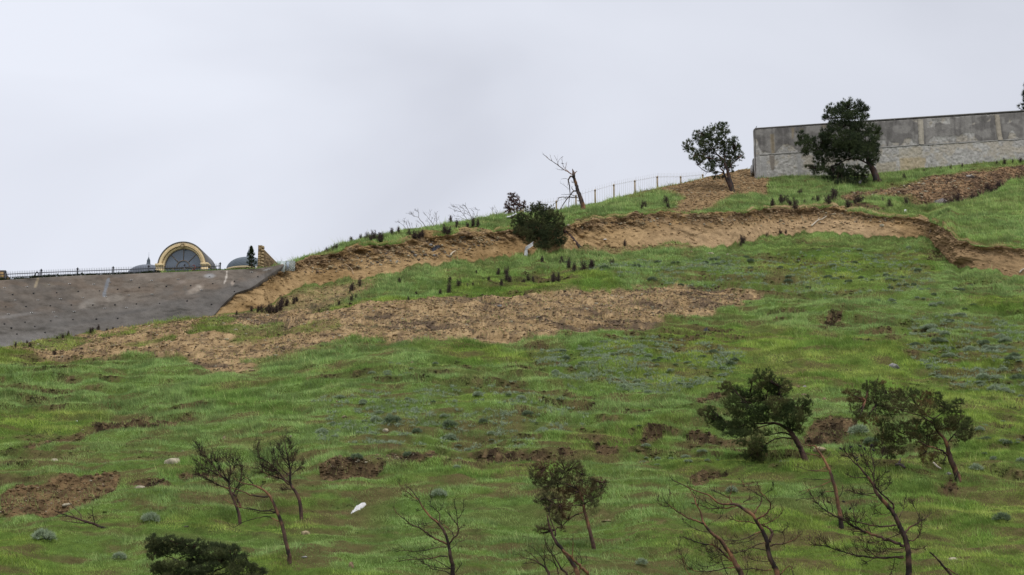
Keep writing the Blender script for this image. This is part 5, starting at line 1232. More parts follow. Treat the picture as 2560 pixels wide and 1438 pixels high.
def cN(pts): return crop(1860, 280, 7.188, pts)
def cQ(pts): return crop(2180, 260, 5.53, pts)
sline = np.interp(wpx, [1890, 2003, 2198, 2299, 2442, 2560, 3200], [386, 383, 371, 363, 354, 346, 306])
wn1 = fbm(WXg * 1.1, WZg * 1.4, oct=5, seed=241); wn2 = fbm(WXg * 4.5, WZg * 5.5, oct=3, seed=245)
plaster = mixc(C3(.225,.212,.192), C3(.155,.145,.133), sst(.38, .62, wn1))
stone_c = mixc(C3(.40,.385,.350), C3(.315,.30,.272), sst(.36, .64, wn2))
stone_c = mixc(stone_c, C3(.36,.315,.24) + 0 * stone_c, sst(.5, .65, wn1) * .6)
lower = sst(-1.5, 1.5, wpy - sline)
wc = mixc(plaster, stone_c, lower)
relief = lower.copy()
LIGHT = [cN([(560,745),(600,660),(720,580),(800,570),(880,610),(970,680),(975,745)]), cN([(205,440),(260,600),(320,720),(470,740),(470,760),(200,765)]),
  cQ([(85,605),(95,510),(130,490),(180,510),(205,590)]), cQ([(230,590),(235,515),(320,540),(370,550),(370,585)]), cQ([(390,580),(450,490),(520,465),(580,510),(600,530),(665,540),(665,580)]),
  cQ([(780,550),(850,440),(950,450),(1010,460),(1150,440),(1200,460),(1260,400),(1320,385),(1400,400),(1430,460),(1470,505),(1300,530),(1000,550)]), cQ([(1875,490),(1900,390),(1950,350),(1970,410),(2030,470)]),
  cQ([(540,220),(660,215),(655,260),(600,240)]), cQ([(760,205),(1080,190),(1085,280),(1000,270),(880,260),(860,320),(760,320)]), cQ([(1340,275),(1430,255),(1420,290)]), cQ([(1590,245),(1650,190),(1640,235)]), cQ([(1870,270),(1900,205),(1935,240)]), cQ([(1560,140),(1700,125),(1700,160),(1600,160)]), cQ([(1130,180),(1240,160),(1200,190)])]
for P in LIGHT:
    k = wpoly(P) * (1 - lower); wc = mixc(wc, stone_c * .92, k); relief = np.maximum(relief, k)
for P, cc_, k_ in [(cN([(475,400),(540,400),(548,750),(485,750)]), (.25,.20,.125), .75), (cN([(840,290),(895,290),(885,480),(865,480)]), (.25,.20,.125), .7), (cN([(980,290),(1080,290),(1060,340),(1000,320)]), (.24,.20,.13), .6), (cN([(1380,240),(1480,230),(1480,290),(1420,300)]), (.24,.20,.13), .6),
                   (cQ([(380,750),(640,735),(740,760),(740,960),(390,960)]), (.40,.315,.18), .7), (cQ([(60,820),(340,790),(330,960),(60,1000)]), (.36,.305,.21), .6), (cQ([(370,620),(700,590),(700,740),(380,740)]), (.36,.32,.24), .6),
                   (cN([(215,400),(290,420),(310,700),(250,560)]), (.085,.08,.076), .6)]:
    wc = mixc(wc, C3(*cc_) + 0 * wc, wpoly(P, 2.5) * k_)
drip = wpoly(cN([(455,775),(552,775),(552,900),(548,1030),(520,1055),(490,1040),(465,900)]), 1.5, 3); wc = mixc(wc, C3(.19,.168,.14) + 0 * wc, drip); relief *= 1 - drip
for P in [cN([(300,795),(400,795),(405,1200),(310,1200)]), cN([(955,775),(1028,775),(1040,1160),(960,1160)]), cN([(215,760),(290,770),(300,1200),(230,1200)])]:
    k = wpoly(P, 1.5, 2.5); wc = mixc(wc, C3(.29,.283,.265) * (.85 + .3 * wn1[..., None]), k * .85); relief *= 1 - k * .8
stream = sst(.54, .66, fbm(WXg * 2.2, WZg * .22, oct=3, seed=251)); wc = wc * (1 - .22 * stream * (1 - lower))[..., None]
rubb = np.abs(fbm(WXg * 2.6, WZg * 3.4, oct=3, seed=255) - .5) * 2; joints = sst(.10, .0, rubb) * relief
wc = wc * (1 - .16 * joints)[..., None]
wd_ = np.array([WBp[1] - WAp[1], -(WBp[0] - WAp[0])]); wd_ = wd_ / np.linalg.norm(wd_); wd_ = wd_ if wd_[1] < 0 else -wd_      # towards the camera
push = .03 * (1 - relief) + relief * (.10 * (wn2 - .5)) - .04 * joints
WV = np.stack([WXg + wd_[0] * push, WYg + wd_[1] * push, WZg], -1)
wb = np.array([xk[0], WY[0], zbot[0]])
wall = thing('masonry_wall', wb, 'tall weathered boundary wall with peeling grey plaster over pale rubble stone on hilltop', 'wall')
i3 = np.arange(nv_ * len(u)).reshape(nv_, len(u))
qf = np.stack([i3[:-1, :-1], i3[:-1, 1:], i3[1:, 1:], i3[1:, :-1]], -1).reshape(-1, 4)
TH = .45
BV = np.stack([np.stack([xk - wd_[0] * TH, WY - wd_[1] * TH, zz], -1) for zz in (zbot, ztop - .10)])     # the back
nW = nv_ * len(u); bb = nW + np.arange(2 * len(u)).reshape(2, len(u))
qb = np.concatenate([np.stack([bb[0, 1:], bb[0, :-1], bb[1, :-1], bb[1, 1:]], -1), np.stack([i3[-1, :-1], i3[-1, 1:], bb[1, 1:], bb[1, :-1]], -1)])
link('face', mesh_np('face', np.concatenate([WV.reshape(-1, 3), BV.reshape(-1, 3)]) - wb, [qf, qb], M_CONC, np.concatenate([wc.reshape(-1, 3), np.full((2 * len(u), 3), .22)]), True), wall)
# the end of the wall, a little uneven
lv = 40; ez = np.linspace(zbot[0], ztop[0] - .1, lv); ey = np.linspace(0, TH, 8)
EZ, EY = np.meshgrid(ez, ey, indexing='ij')
exo = -.05 * fbm(EZ * 1.5, EY * 4, oct=3, seed=261) - .14 * sst(ztop[0] - 1.4, ztop[0] - 4.2, EZ) * 0
EVx = np.stack([xk[0] - wd_[0] * EY + exo * 0 - .03 * (1 + fbm(EZ * 2, EY * 5, oct=3, seed=262)), WY[0] - wd_[1] * EY, EZ], -1)
ei = np.arange(lv * 8).reshape(lv, 8); eq = np.stack([ei[:-1, 1:], ei[:-1, :-1], ei[1:, :-1], ei[1:, 1:]], -1).reshape(-1, 4)
ec = mixc(C3(.36,.34,.30), C3(.20,.185,.165), sst(.4, .6, fbm(EZ * 1.2, EY * 2, oct=3, seed=263)))
link('end_face', mesh_np('end_face', EVx.reshape(-1, 3) - wb, [eq], M_CONC, ec.reshape(-1, 3), True), wall)
def along(px_):                                 # point of the wall's front line under photo column px
    i = np.interp(px_, u, np.arange(len(u))); return np.array([np.interp(i, np.arange(len(u)), xk), np.interp(i, np.arange(len(u)), WY)])
def beam(name, pa, pb, za, zb2, h, proud, back, colr, ragged=0.0, seed=0):
    n = max(2, int((pb - pa) / 5)); q = np.linspace(pa, pb, n); A = np.array([along(x) for x in q]); tq = np.linspace(0, 1, n); z = za + (zb2 - za) * tq
    rg = ragged * (fbm(A[:, 0] * 3, 0, oct=3, seed=seed) - .5)
    ring_ = []
    for (pp, zz) in ((proud, 0), (proud, h), (-back, h), (-back, 0)):
        ring_.append(np.stack([A[:, 0] + wd_[0] * pp, A[:, 1] + wd_[1] * pp, z + zz + (rg if zz == 0 else 0)], -1))
    V = np.stack(ring_, 1).reshape(-1, 3); k = np.arange(n - 1)[:, None] * 4; j = np.arange(4)[None]
    f = np.stack([k + j, k + 4 + j, k + 4 + (j + 1) % 4, k + (j + 1) % 4], -1).reshape(-1, 4)
    f = np.concatenate([f, [[0, 1, 2, 3], [4 * n - 1, 4 * n - 2, 4 * n - 3, 4 * n - 4]]])
    c = mixc(C3(*colr) * .85 + np.zeros((len(V), 3)), C3(*colr) * 1.15, fbm(V[:, 0] * 1.5, V[:, 2] * 1.5, oct=3, seed=seed + 3))
    mb = MB(); mb.add(V, f, c); return mb.build(name, M_CONC, wall, wb)
def zat(px_, py_): return ev(py_) * along(px_)[1]
beam('coping', 1889, 3140, ztop[0] - .10, np.interp(3140, u, ztop) - .10, .11, .075, TH + .04, (.15, .142, .13), .07, 271)
beam('string_course', 1892, 2560, zat(1893, 389.5), zat(2560, 349.5), .11, .03, .1, (.24, .23, .21), .16, 273)
beam('string_course', 2561, 3140, zat(2560, 349.5), zat(2560, 349.5) + (zat(2560, 349.5) - zat(1893, 389.5)) * .87, .11, .03, .1, (.24, .23, .21), .16, 274)
def pilaster(xa, xb, ya, yb, colr, tilt=0.0):
    a, b = along(xa), along(xb); z0, z1 = zat(xa, yb), zat(xa, ya); n = 16
    mb = MB(); rng = np.random.default_rng(int(xa))
    e = (b - a); V = []
    for i in range(n + 1):
        t = i / n; sh = tilt * (1 - t) + .02 * rng.normal()
        for (s_, pp) in ((0, -.05), (0, .07), (1, .07), (1, -.05)):
            p = a + e * s_ + e / np.linalg.norm(e) * (sh + .015 * rng.normal()) + wd_ * pp; V.append((p[0], p[1], z0 + (z1 - z0) * t))
    k = np.arange(n)[:, None] * 4; j = np.arange(4)[None]
    f = np.stack([k + j, k + (j + 1) % 4, k + 4 + (j + 1) % 4, k + 4 + j], -1).reshape(-1, 4)
    V = np.array(V); c = mixc(C3(*colr) * .8 + np.zeros((len(V), 3)), C3(*colr) * 1.15, fbm(V[:, 0] * 3, V[:, 2] * 1.5, oct=3, seed=int(xa)))
    mb.add(V, f, c); return mb.build('pilaster', M_CONC, wall, wb)
pilaster(2300, 2313, 298, 361, (.36, .325, .26)); pilaster(2492, 2504, 287, 350, (.34, .30, .235), .22); pilaster(2695, 2708, 276, 336, (.34, .30, .235))
# low stepped block behind the wall's end
a_ = pt(1884, 424, WY[0] + 1.2); m_ = pxm(420.0, WY[0] + 1.2)
blk = thing('stepped_block', a_ - [0, 0, .3], 'small stepped concrete block at left end of the old wall', 'block')
mb = MB(); mb.box((-.02, 0, 0), (.5, .8, .3 + 29 / m_), (.23, .22, .205)); mb.build('upper_step', M_CONC, blk)
mb = MB(); mb.box((-6 / m_, -.1, 0), (-.022, .7, .3 + 11 / m_), (.40, .385, .36)); mb.build('lower_step', M_CONC, blk)

# ================================================================== rod fence on the ridge
fp = [(1308,518,557),(1349,507,530),(1391,502,524),(1440,488,514),(1488,474,509),(1535,461,496),(1587.5,451,484),(1643.5,441,472),(1702,441,459),(1757,436,445)]
def fY(px): return float(bil(GP, px, R_(px) + 1.0)[1]) + 1.6
fb2 = pt(1535, 496, fY(1535))
rf_ = thing('rod_fence', fb2, 'thin fence of upright rods and scalloped wire between tan posts on ridge', 'fence')
ppos = []
for x, yt, yb in fp:
    Y = fY(x); b = pt(x, yb, Y); t = pt(x, yt, Y); m = pxm(480.0, Y)
    if x == 1308: b = pt(x, 536, Y)
    ppos.append((b, t[2], m))
    mb = MB(); rr = 4.2 / m / 2
    mb.tube([b - [0, 0, .5], (b[0], b[1], t[2] - .05), (b[0], b[1], t[2])], [rr, rr, rr * .9], 6, (.44, .345, .23) if x != 1308 else (.55, .46, .32))
    mb.tube([(b[0] - .0, b[1] - .03, t[2] - .16), (b[0], b[1] - .03, t[2] - .06)], [rr * 1.25, rr * 1.25], 5, (.20, .15, .10))
    mb.build('post', M_WOOD, rf_, fb2)
for i in range(len(ppos) - 1):
    (b, zt, m), (b2, zt2, _) = ppos[i], ppos[i + 1]
    n = max(3, int(round(np.linalg.norm((b2 - b)[:2]) * m / 8.3))); mb = MB(); gre = (.42, .40, .37)
    wire = []
    for k in range(n + 1):
        q = b + (b2 - b) * k / n; z = zt + (zt2 - zt) * k / n
        if 0 < k < n: mb.tube([q * [1, 1, 0] + [0, 0, q[2] - .8], q * [1, 1, 0] + [0, 0, z + 8.5 / m]], [.009, .007], 4, gre)
        wire.append(q * [1, 1, 0] + [0, 0, z + .02])
        if k < n:
            q = b + (b2 - b) * (k + .5) / n; wire.append(q * [1, 1, 0] + [0, 0, zt + (zt2 - zt) * (k + .5) / n - .10])
    mb.tube(smooth_path(np.array(wire), 3), np.full((len(wire) - 1) * 3 + 1, .009), 4, gre)
    for k in (0, n): 
        q = b + (b2 - b) * k / n; z = zt + (zt2 - zt) * k / n; mb.tube([q * [1, 1, 0] + [.05, 0, z - .1], q * [1, 1, 0] + [.05, 0, z + 8 / m]], [.009, .008], 4, gre)
    mb.build('rod_panel', M_PLAIN, rf_, fb2)
# ================================================================== birds
def bird(label, p, face, upright, scale):
    """one continuous body lofted from tail to beak"""
    r_ = thing('bird', p, label, 'bird'); b = rad(upright)
    ax = np.array([face * math.cos(b), 0, math.sin(b)])
    s_ = np.array([-1.05, -.75, -.50, -.30, -.05, .20, .40, .52, .64, .74, .80, .92]); rr = np.array([.05, .07, .10, .17, .23, .22, .15, .12, .125, .09, .04, .005])
    P = ax * s_[:, None] * scale; up = np.array([0, 0, 1.0]); P[:, 2] += .62 * scale * math.sin(b) + .30 * scale; P[7:] += np.array([face * .06, 0, .02]) * scale
    P[10:, 2] -= .03 * scale
    mb = MB(); mb.tube(P, rr * scale, 9, (.030, .028, .030)); mb.build('body', M_PLAIN, r_, None, True)
    for s in (-1, 1):
        mb = MB(); Q = ax * np.array([.22, -.1, -.45, -.85])[:, None] * scale; Q[:, 1] += s * np.array([.17, .21, .16, .05]) * scale; Q[:, 2] += .62 * scale * math.sin(b) + .30 * scale
        mb.tube(Q, np.array([.06, .10, .07, .015]) * scale, 6, (.022, .021, .023)); mb.build('wing', M_PLAIN, r_, None, True)
        mb = MB(); mb.tube([(0, s * .07 * scale, .25 * scale), (0, s * .07 * scale, 0)], [.022 * scale, .018 * scale], 4, (.05, .04, .035)); mb.tube([(-.06 * scale * face, s * .07 * scale, .01 * scale), (.1 * scale * face, s * .07 * scale, .01 * scale)], [.015 * scale, .01 * scale], 4, (.05, .04, .035)); mb.build('leg', M_PLAIN, r_)
    return r_
pw = along(1892); bird('dark bird perched upright on top left corner of the old wall', (pw[0] + .10, pw[1] + .12, ztop[0] + .012), 1, 62, .17)
pb = None
allv = []
for ch in dr_.children:
    a = np.empty(len(ch.data.vertices) * 3, np.float32); ch.data.vertices.foreach_get('co', a); allv.append(a.reshape(-1, 3) + db)
allv = np.concatenate(allv); tpp = pt(1402.5, 413.5, db[1]); kq = np.argmin(((allv - tpp)[:, [0, 2]] ** 2).sum(1))
bird('dark bird perched in bare branches of the snapped dead tree', allv[kq], -1, 12, .155)

# ================================================================== stones
def stone_mesh(seed, flat, jag=.3):
    rng = np.random.default_rng(seed); bm = bmesh.new()
    n = 26; v = rng.normal(0, 1, (n, 3)); v /= np.linalg.norm(v, axis=1, keepdims=True); v *= (1 - jag * rng.random((n, 1))); v *= np.array([.5, .42, .5 * flat])
    vs = [bm.verts.new(tuple(q)) for q in v]
    bmesh.ops.convex_hull(bm, input=vs)
    loose = [q for q in bm.verts if not q.link_faces]; bmesh.ops.delete(bm, geom=loose, context='VERTS')
    bmesh.ops.bevel(bm, geom=list(bm.edges), offset=.02, segments=1, affect='EDGES')
    bmesh.ops.triangulate(bm, faces=list(bm.faces)); bmesh.ops.subdivide_edges(bm, edges=list(bm.edges), cuts=1)
    co = np.array([q.co[:] for q in bm.verts]); dn = (fbm(co[:, 0] * 5 + seed, co[:, 1] * 5, co[:, 2] * 5, oct=3, seed=seed) - .5) * .10
    for q, k in zip(bm.verts, dn): q.co *= 1 + k
    co = np.array([q.co[:] for q in bm.verts]); fa = np.array([[q.index for q in f.verts] for f in bm.faces]); bm.free()
    return co, fa
PALE, TANR, GREYR, DARKR, RUST = (.34,.30,.215), (.28,.225,.135), (.25,.24,.225), (.095,.08,.07), (.23,.165,.10)
stone_cache = {}
def stone_data(seed, flat, colr):
    key = (seed, flat, colr)
    if key not in stone_cache:
        co, fa = stone_mesh(seed, flat); n = fbm(co[:, 0] * 4, co[:, 1] * 4, co[:, 2] * 4, oct=3, seed=seed)
        c = mixc(C3(*colr) * .72 + np.zeros((len(co), 3)), C3(*colr) * 1.15, sst(.35, .65, n))
        stone_cache[key] = mesh_np('rock', co, [fa], M_ROCK, c)
    return stone_cache[key]
def rock(px, py, w, h, colr, label, seed, name='rock', cat='rock', group=None, tilt=None, flat=None):
    p = G(px, py); m = pxm(py, p[1]); fl = flat or (.85 if h > w * .6 else .55 if h > w * .38 else .32)
    o = link(name, stone_data(seed % 9, fl, colr), None, p + [0, 0, .06 * h / m])
    o.scale = (w / m, w / m * .8, h / m / fl)
    o.rotation_euler = ((tilt or 0) * .3 + random.uniform(-.1, .25), random.uniform(-.15, .15) if tilt is None else tilt, random.uniform(-.5, .5))
    return tag(o, label, cat, group)
for r__ in [
 (430,1168,60,30,PALE,'large pale flat-topped boulder in the grass above the two dark bare trees'), (135,1147,26,17,PALE,'pale angular rock alone in mossy grass at lower left'), (263,1155,14,9,PALE,'small pale rock right of the pale angular rock at lower left'),
 (561,1100,14,22,TANR,'upright tan stone standing in grass above the dense dark bare tree'), (348,1240,34,12,PALE,'thin pale slab beside right end of the brown earth cut at lower left'), (166,1258,34,13,PALE,'pale slab lying at foot of the brown earth cut at lower left'),
 (765,1316,30,17,TANR,'tan rock in grass right of the rusty red trunk'), (760,1413,22,9,GREYR,'grey flat stone near bottom edge right of the rusty red trunk'), (878,1425,20,26,RUST,'brown upright stone at bottom edge left of the red-barked leaning tree'), (963,1082,22,13,PALE,'pale stone beside a big grey-green shrub in middle of slope'),
 (863,1049,24,12,TANR,'tan slanted stone above the pale stone in middle of slope'), (2238,910,44,30,GREYR,'big lichen-grey boulder half hidden in grass above the brown-tinged pine'), (1965,1158,52,24,GREYR,'grey angular boulder at foot of the dark green leaning pine'), (2050,1142,44,24,TANR,'tan boulder right of the dark green leaning pine trunk'),
 (2088,1136,22,14,RUST,'rusty rock beside the tan boulder right of the leaning pine'), (2376,1186,30,17,GREYR,'grey rock against the base of the brown-tinged pine'), (1995,972,16,9,RUST,'squared brown stone just right of dark green pine crown'), (2009,985,18,9,TANR,'tan flat stone just right of dark green pine crown'),
 (2012,966,18,8,GREYR,'dark grey flat stone uphill of the squared brown stone'), (2060,970,18,9,GREYR,'grey stone farthest right in stone cluster above leaning pine'), (2060,992,13,12,RUST,'small brown block below the grey stone right of the pine crown'), (1516,1296,32,8,TANR,'flat tan stone in grass right of small brownish pine'),
 (1513,597,10,7,(.62,.61,.58),'small white stone at foot of the scarp right of the fallen juniper'), (1774,634,32,10,PALE,'long pale slab on grass just below middle of the scarp'), (1820,638,15,8,PALE,'pale stone right of the long pale slab below the scarp'), (1727,629,13,8,TANR,'small tan stone left of the long pale slab below the scarp'),
 (2205,567,16,12,PALE,'square pale stone stuck in right part of the scarp'), (1291,803,28,8,GREYR,'grey flat slab lying on the bare tan strip below upper grass'), (1087,774,32,10,TANR,'tan flat stone near top of bare tan strip left part'), (1251,761,20,11,GREYR,'grey stone on upper edge of the bare tan strip'),
 (286,872,32,11,TANR,'tan slab lying in grass below the sprayed concrete'), (577,860,22,7,PALE,'thin pale slab on the left part of bare strip'), (429,845,10,6,PALE,'small pale stone on bare ground below the sprayed concrete'), (568,843,12,7,PALE,'pale stone above the thin pale slab on bare strip'),
 (690,884,16,9,PALE,'pale stone at lower edge of bare strip at left'), (630,915,22,8,RUST,'rusty stone just below the left tail of the bare strip'), (2383,1402,32,14,PALE,'pale rounded stone at bottom right below cone-bearing tree'), (125,1018,16,7,PALE,'small pale slab in grass near left edge'), (844,1011,11,8,RUST,'tiny orange-brown stone in grass near middle left'),
 (1303,524,11,24,(.30,.21,.12),'tan stacked stone beside the dead brown conifer on ridge'), (1853,427,22,8,TANR,'flat brown stone on skyline left of the old wall'), (1892,450,16,8,TANR,'tan stone at foot of the wall corner'), (2426,449,44,18,(.30,.27,.24),'big tilted concrete slab in the rubble trench at upper right'),
 (2452,466,20,14,RUST,'rust-brown block beside big tilted slab in rubble trench'), (2343,504,26,9,TANR,'tan flat stone on grass below the rubble trench'), (2306,468,14,9,RUST,'brown stone left of the wooden pallet in rubble'), (1190,1098,14,8,PALE,'small pale stone in grass centre'), (2140,1100,16,10,TANR,'tan stone right of the small cut behind leaning pine'),
 (850,1160,14,14,RUST,'brown stone on small earth cut in centre left'), (992,1153,14,10,TANR,'tan stone in longest small earth cut in centre'), (1170,585,12,9,RUST,'brown stone at top of the left scarp'), (1158,594,22,12,GREYR,'grey slab sticking out of the top of left scarp'), (1420,562,12,8,PALE,'pale stone in scarp lip right of juniper'), (1445,553,18,8,TANR,'tan stone in scarp lip right of juniper trunk'),
 (465,1325,18,6,DARKR,'dark flat stone in grass left of the rusty red trunk'), (1430,640,40,9,TANR,'flat tan slab on grass at foot of juniper trunk'), (2148,1437,20,8,TANR,'brown stone at bottom edge between the bare trees at right')]:
    rock(*r__[:6], seed=int(r__[0] * 7 + r__[1]))
NAMED = []
def scatter(n, polys_px, seed, minsep=0):
    rng = np.random.default_rng(seed); o = []
    P = np.array(polys_px, float); lo, hi = P.min(0), P.max(0)
    while len(o) < n:
        q = lo + (hi - lo) * rng.random(2); ins = False
        for i in range(len(P)):
            a, b = P[i], P[(i + 1) % len(P)]
            if ((a[1] > q[1]) != (b[1] > q[1])) and q[0] < (b[0] - a[0]) * (q[1] - a[1]) / (b[1] - a[1]) + a[0]: ins = not ins
        if ins: o.append(q)
    return o
Z_DEB = [(560,800),(900,780),(1300,745),(1850,725),(1700,790),(1400,828),(900,830),(640,880),(450,880),(300,880)]
Z_SCT = [(760,660),(1020,615),(1230,590),(1270,600),(1150,640),(900,670),(760,690)]
Z_SCR = [(1450,565),(1650,545),(2080,530),(2230,550),(2080,570),(1650,570),(1450,590)]
Z_RID = [(1650,480),(1790,440),(1880,430),(1900,470),(1800,485),(1720,510),(1690,515)]
Z_RUB = [(2100,492),(2250,465),(2420,440),(2480,445),(2400,480),(2250,490)]
Z_MID = [(100,950),(900,900),(1700,850),(2500,750),(2500,1100),(1500,1050),(800,1120),(100,1180)]
for zone, n, label, group, cols_, smin, smax, sd in [
  (Z_DEB, 80, 'small stone scattered on the long bare tan strip', 'small stones on the bare tan strip', (PALE, TANR, TANR, RUST), 5, 15, 1),
  (Z_SCT, 42, 'stone sticking out of the brown left part of the scarp face', 'stones in the left scarp face', (TANR, RUST, GREYR, DARKR), 6, 17, 2),
  (Z_SCR, 26, 'stone sticking out of the tan right part of the scarp face', 'stones in the right scarp face', (TANR, RUST, PALE), 5, 13, 3),
  (Z_RID, 30, 'small stone on the bare ridge around the round-crowned pine', 'stones on the bare ridge', (TANR, PALE, RUST), 4, 11, 4),
  (Z_RUB, 44, 'broken stone in the rubble trench below the old wall', 'stones in the rubble trench', (RUST, TANR, RUST, PALE), 7, 18, 5),
  (Z_MID, 46, 'small stone half sunk in grass of the lower slope', 'small stones in the grass', (PALE, TANR, TANR, RUST), 5, 12, 6)]:
    for i, q in enumerate(scatter(n, zone, 300 + sd)):
        w_ = random.uniform(smin, smax) ** 1.0; rock(q[0], q[1], w_, w_ * random.uniform(.3, .65), cols_[i % len(cols_)], label, i, group=group)
# uncountable gravel and clods
def gravel(name, label, zones, n, smin, smax, cols_, seed):
    rng = np.random.default_rng(seed); mb = MB(); pts_ = []
    for z, k in zones: pts_ += scatter(int(n * k), z, seed + len(pts_))
    pts_ = np.array(pts_); p = G(pts_[:, 0], pts_[:, 1]); m = FPX * .97 / p[:, 1]
    base8 = np.array([(-1,-1,-1),(1,-1,-1),(1,1,-1),(-1,1,-1),(-1,-1,1),(1,-1,1),(1,1,1),(-1,1,1)], float) * .5
    q6 = np.array([(0,3,2,1),(4,5,6,7),(0,1,5,4),(1,2,6,5),(2,3,7,6),(3,0,4,7)])
    N = len(p); w_ = (smin + (smax - smin) * rng.random(N) ** 3) / m
    V = base8[None] * (1 + .55 * (rng.random((N, 8, 3)) - .5)) * w_[:, None, None] * np.stack([np.ones(N), .5 + .5 * rng.random(N), .25 + .5 * rng.random(N)], -1)[:, None]
    a = rng.random(N) * 6.28; ca, sa = np.cos(a)[:, None], np.sin(a)[:, None]
    V = np.stack([V[..., 0] * ca - V[..., 1] * sa, V[..., 0] * sa + V[..., 1] * ca, V[..., 2]], -1) + p[:, None]
    f = (q6[None] + 8 * np.arange(N)[:, None, None]).reshape(-1, 4)
    cc = np.array(cols_)[rng.integers(0, len(cols_), N)] * (.75 + .5 * rng.random((N, 1)))
    tag(link(name, mesh_np(name, V.reshape(-1, 3), [f], M_ROCK, np.repeat(cc, 8, 0))), label, 'rubble', kind='stuff')
FULLDEB = [(0,866),(300,825),(540,790),(760,772),(1100,745),(1500,724),(1850,716),(1890,735),(1700,798),(1400,835),(1000,850),(700,882),(540,922),(450,888),(150,886)]
gravel('gravel', 'fine gravel and clods on the bare earth', [(FULLDEB, .42), (Z_SCT, .12), ([(1450,560),(1650,535),(2080,522),(2300,560),(2080,560),(1650,560),(1450,580)], .08), (Z_RID, .10), (Z_RUB, .12), ([(2080,495),(2200,470),(2560,420),(2500,460),(2300,490)], .06), ([(0,1220),(290,1185),(280,1240),(0,1270)], .06), ([(800,1185),(960,1150),(1400,1130),(1200,1150),(960,1165)], .04)], 9000, 1.4, 6.5, [TANR, TANR, RUST, (.20,.135,.08), (.12,.085,.06), (.09,.065,.045), PALE], 400)

# dry dark litter on the bare strip
def litter(n, seed):
    rng = np.random.default_rng(seed); P = np.array(scatter(n, FULLDEB, seed))
    p = G(P[:, 0], P[:, 1]); keep = (fbm(p[:, 0] * .5, (p[:, 1] + .3 * p[:, 0]) * 1.4, oct=4, seed=147, gain=.62) > .50); p = p[keep]; N = len(p)
    cc = mixc(C3(.075,.055,.042) + np.zeros((N, 3)), C3(.14,.10,.065), rng.random(N)); g_ = rng.random(N) < .06; cc[g_] = (.13, .19, .06)
    v, f, c = tuft_mesh(p + [0, 0, .02], np.tile([0., 0, .35], (N, 1)), .13, .022, 7, cc, rng, .9)
    tag(link('dry_litter', mesh_np('dry_litter', v, [f], M_NEEDLE, c)), 'dark dry plant litter on the bare tan strip', 'litter', kind='stuff')
litter(7000, 431)

# ================================================================== grey-green cushion shrubs
def cushion(seed, pale):
    rng = np.random.default_rng(seed); n = 130
    a = rng.random(n) * 6.283; el = np.arcsin(rng.random(n)); R = .5 * (.75 + .3 * fbm(np.cos(a) * 2 + seed, np.sin(a) * 2, oct=2, seed=seed))
    cen = np.stack([np.cos(a) * np.cos(el) * R, np.sin(a) * np.cos(el) * R, np.sin(el) * R * .72], -1) * (.55 + .45 * rng.random((n, 1)) ** .5)
    dr = cen * 1.6 + np.array([0, 0, .28]); dr /= np.linalg.norm(dr, axis=1, keepdims=True)
    A, Bc = ((.36,.42,.29), (.25,.31,.19)) if pale else ((.20,.25,.15), (.13,.175,.095))
    cc = mixc(C3(*A) + np.zeros((n, 3)), C3(*Bc), rng.random(n))
    return tuft_mesh(cen, dr, .20, .032, 9, cc, rng, .6)
cush = []
for i in range(8):
    v, f, c = cushion(500 + i, i % 3 != 2); cush.append(mesh_np('cushion_shrub', v, [f], M_NEEDLE, c))
def shrub(px, py, w, label, group=None, pale=True, i=0, h=1.0, grey=None):
    p = G(px, py); m = pxm(py, p[1]); k = [0, 1, 3, 4, 6, 7][i % 6] if pale else [2, 5][i % 2]
    o = link('cushion_shrub', cush[k], None, p + [0, 0, .07]); s_ = w / m * 1.3
    o.scale = (s_, s_ * .9, s_ * h); o.rotation_euler = (0, 0, random.uniform(0, 6.28))
    return tag(o, label, 'shrub', group)
for i, (x, y, w_, lab, pl) in enumerate([(982,1068,36,'largest dark grey-green cushion shrub in middle of slope',False), (1096,1240,34,'pale grey-green cushion shrub above the red-barked leaning tree top',True), (375,1312,40,'grey-green cushion shrub above the bottom left pine crown',True), (299,1390,30,'pale cushion shrub left of the bottom left pine crown',True),
   (108,1362,46,'wide pale cushion shrub near left bottom corner',True), (1142,555+1/3,2,'x',True), (1125,1070,32,'dark cushion shrub right of the largest dark one in middle of slope',False), (1043,1080,22,'small dark cushion shrub between two big ones in middle of slope',False), (1208,1064,20,'dark rounded cushion shrub left of open grass in centre',False), (1125,1086,30,'pale cushion shrub just below the dark pair in centre',True),
   (940,1058,24,'pale cushion shrub left of the largest dark shrub',True), (1195,1010,20,'pale cushion shrub highest in centre row',True), (1320,1042,24,'dark-tipped cushion shrub right of the centre row',False), (1357,1076,20,'pale cushion shrub with stone beside it right of centre',True), (1303,1022,20,'pale cushion shrub above the dark-tipped one',True), (1142,1174,18,'pale cushion shrub alone in open grass below the earth cuts',True),
   (1148,1140,16,'cushion shrub growing on the longest earth cut',True), (1020,1152,22,'dark cushion shrub in left end of longest earth cut',False), (892,1168,24,'dark cushion shrub right of earth cut at centre left',False), (805,1100,26,'grey-green cushion shrub near the upright dark bare tree top',True), (2178,1090,30,'cushion shrub between the two lower pines',False), (2145,1075,40,'wide pale cushion shrub left of brown-tinged pine',True),
   (2440,1170,30,'grey-green bush right of the brown-tinged pine trunk',True), (2505,1310,36,'leafy green bush near right edge at bottom',False), (1830,1245,26,'pale cushion shrub above the twisted bare pair',True), (1960,860+300,10,'x',True), (1605,1430,26,'pale cushion shrub at bottom edge left of the bare pair',True)]):
    if lab != 'x': shrub(x, y, w_, lab, None, pl, i)
rngS = np.random.default_rng(71)
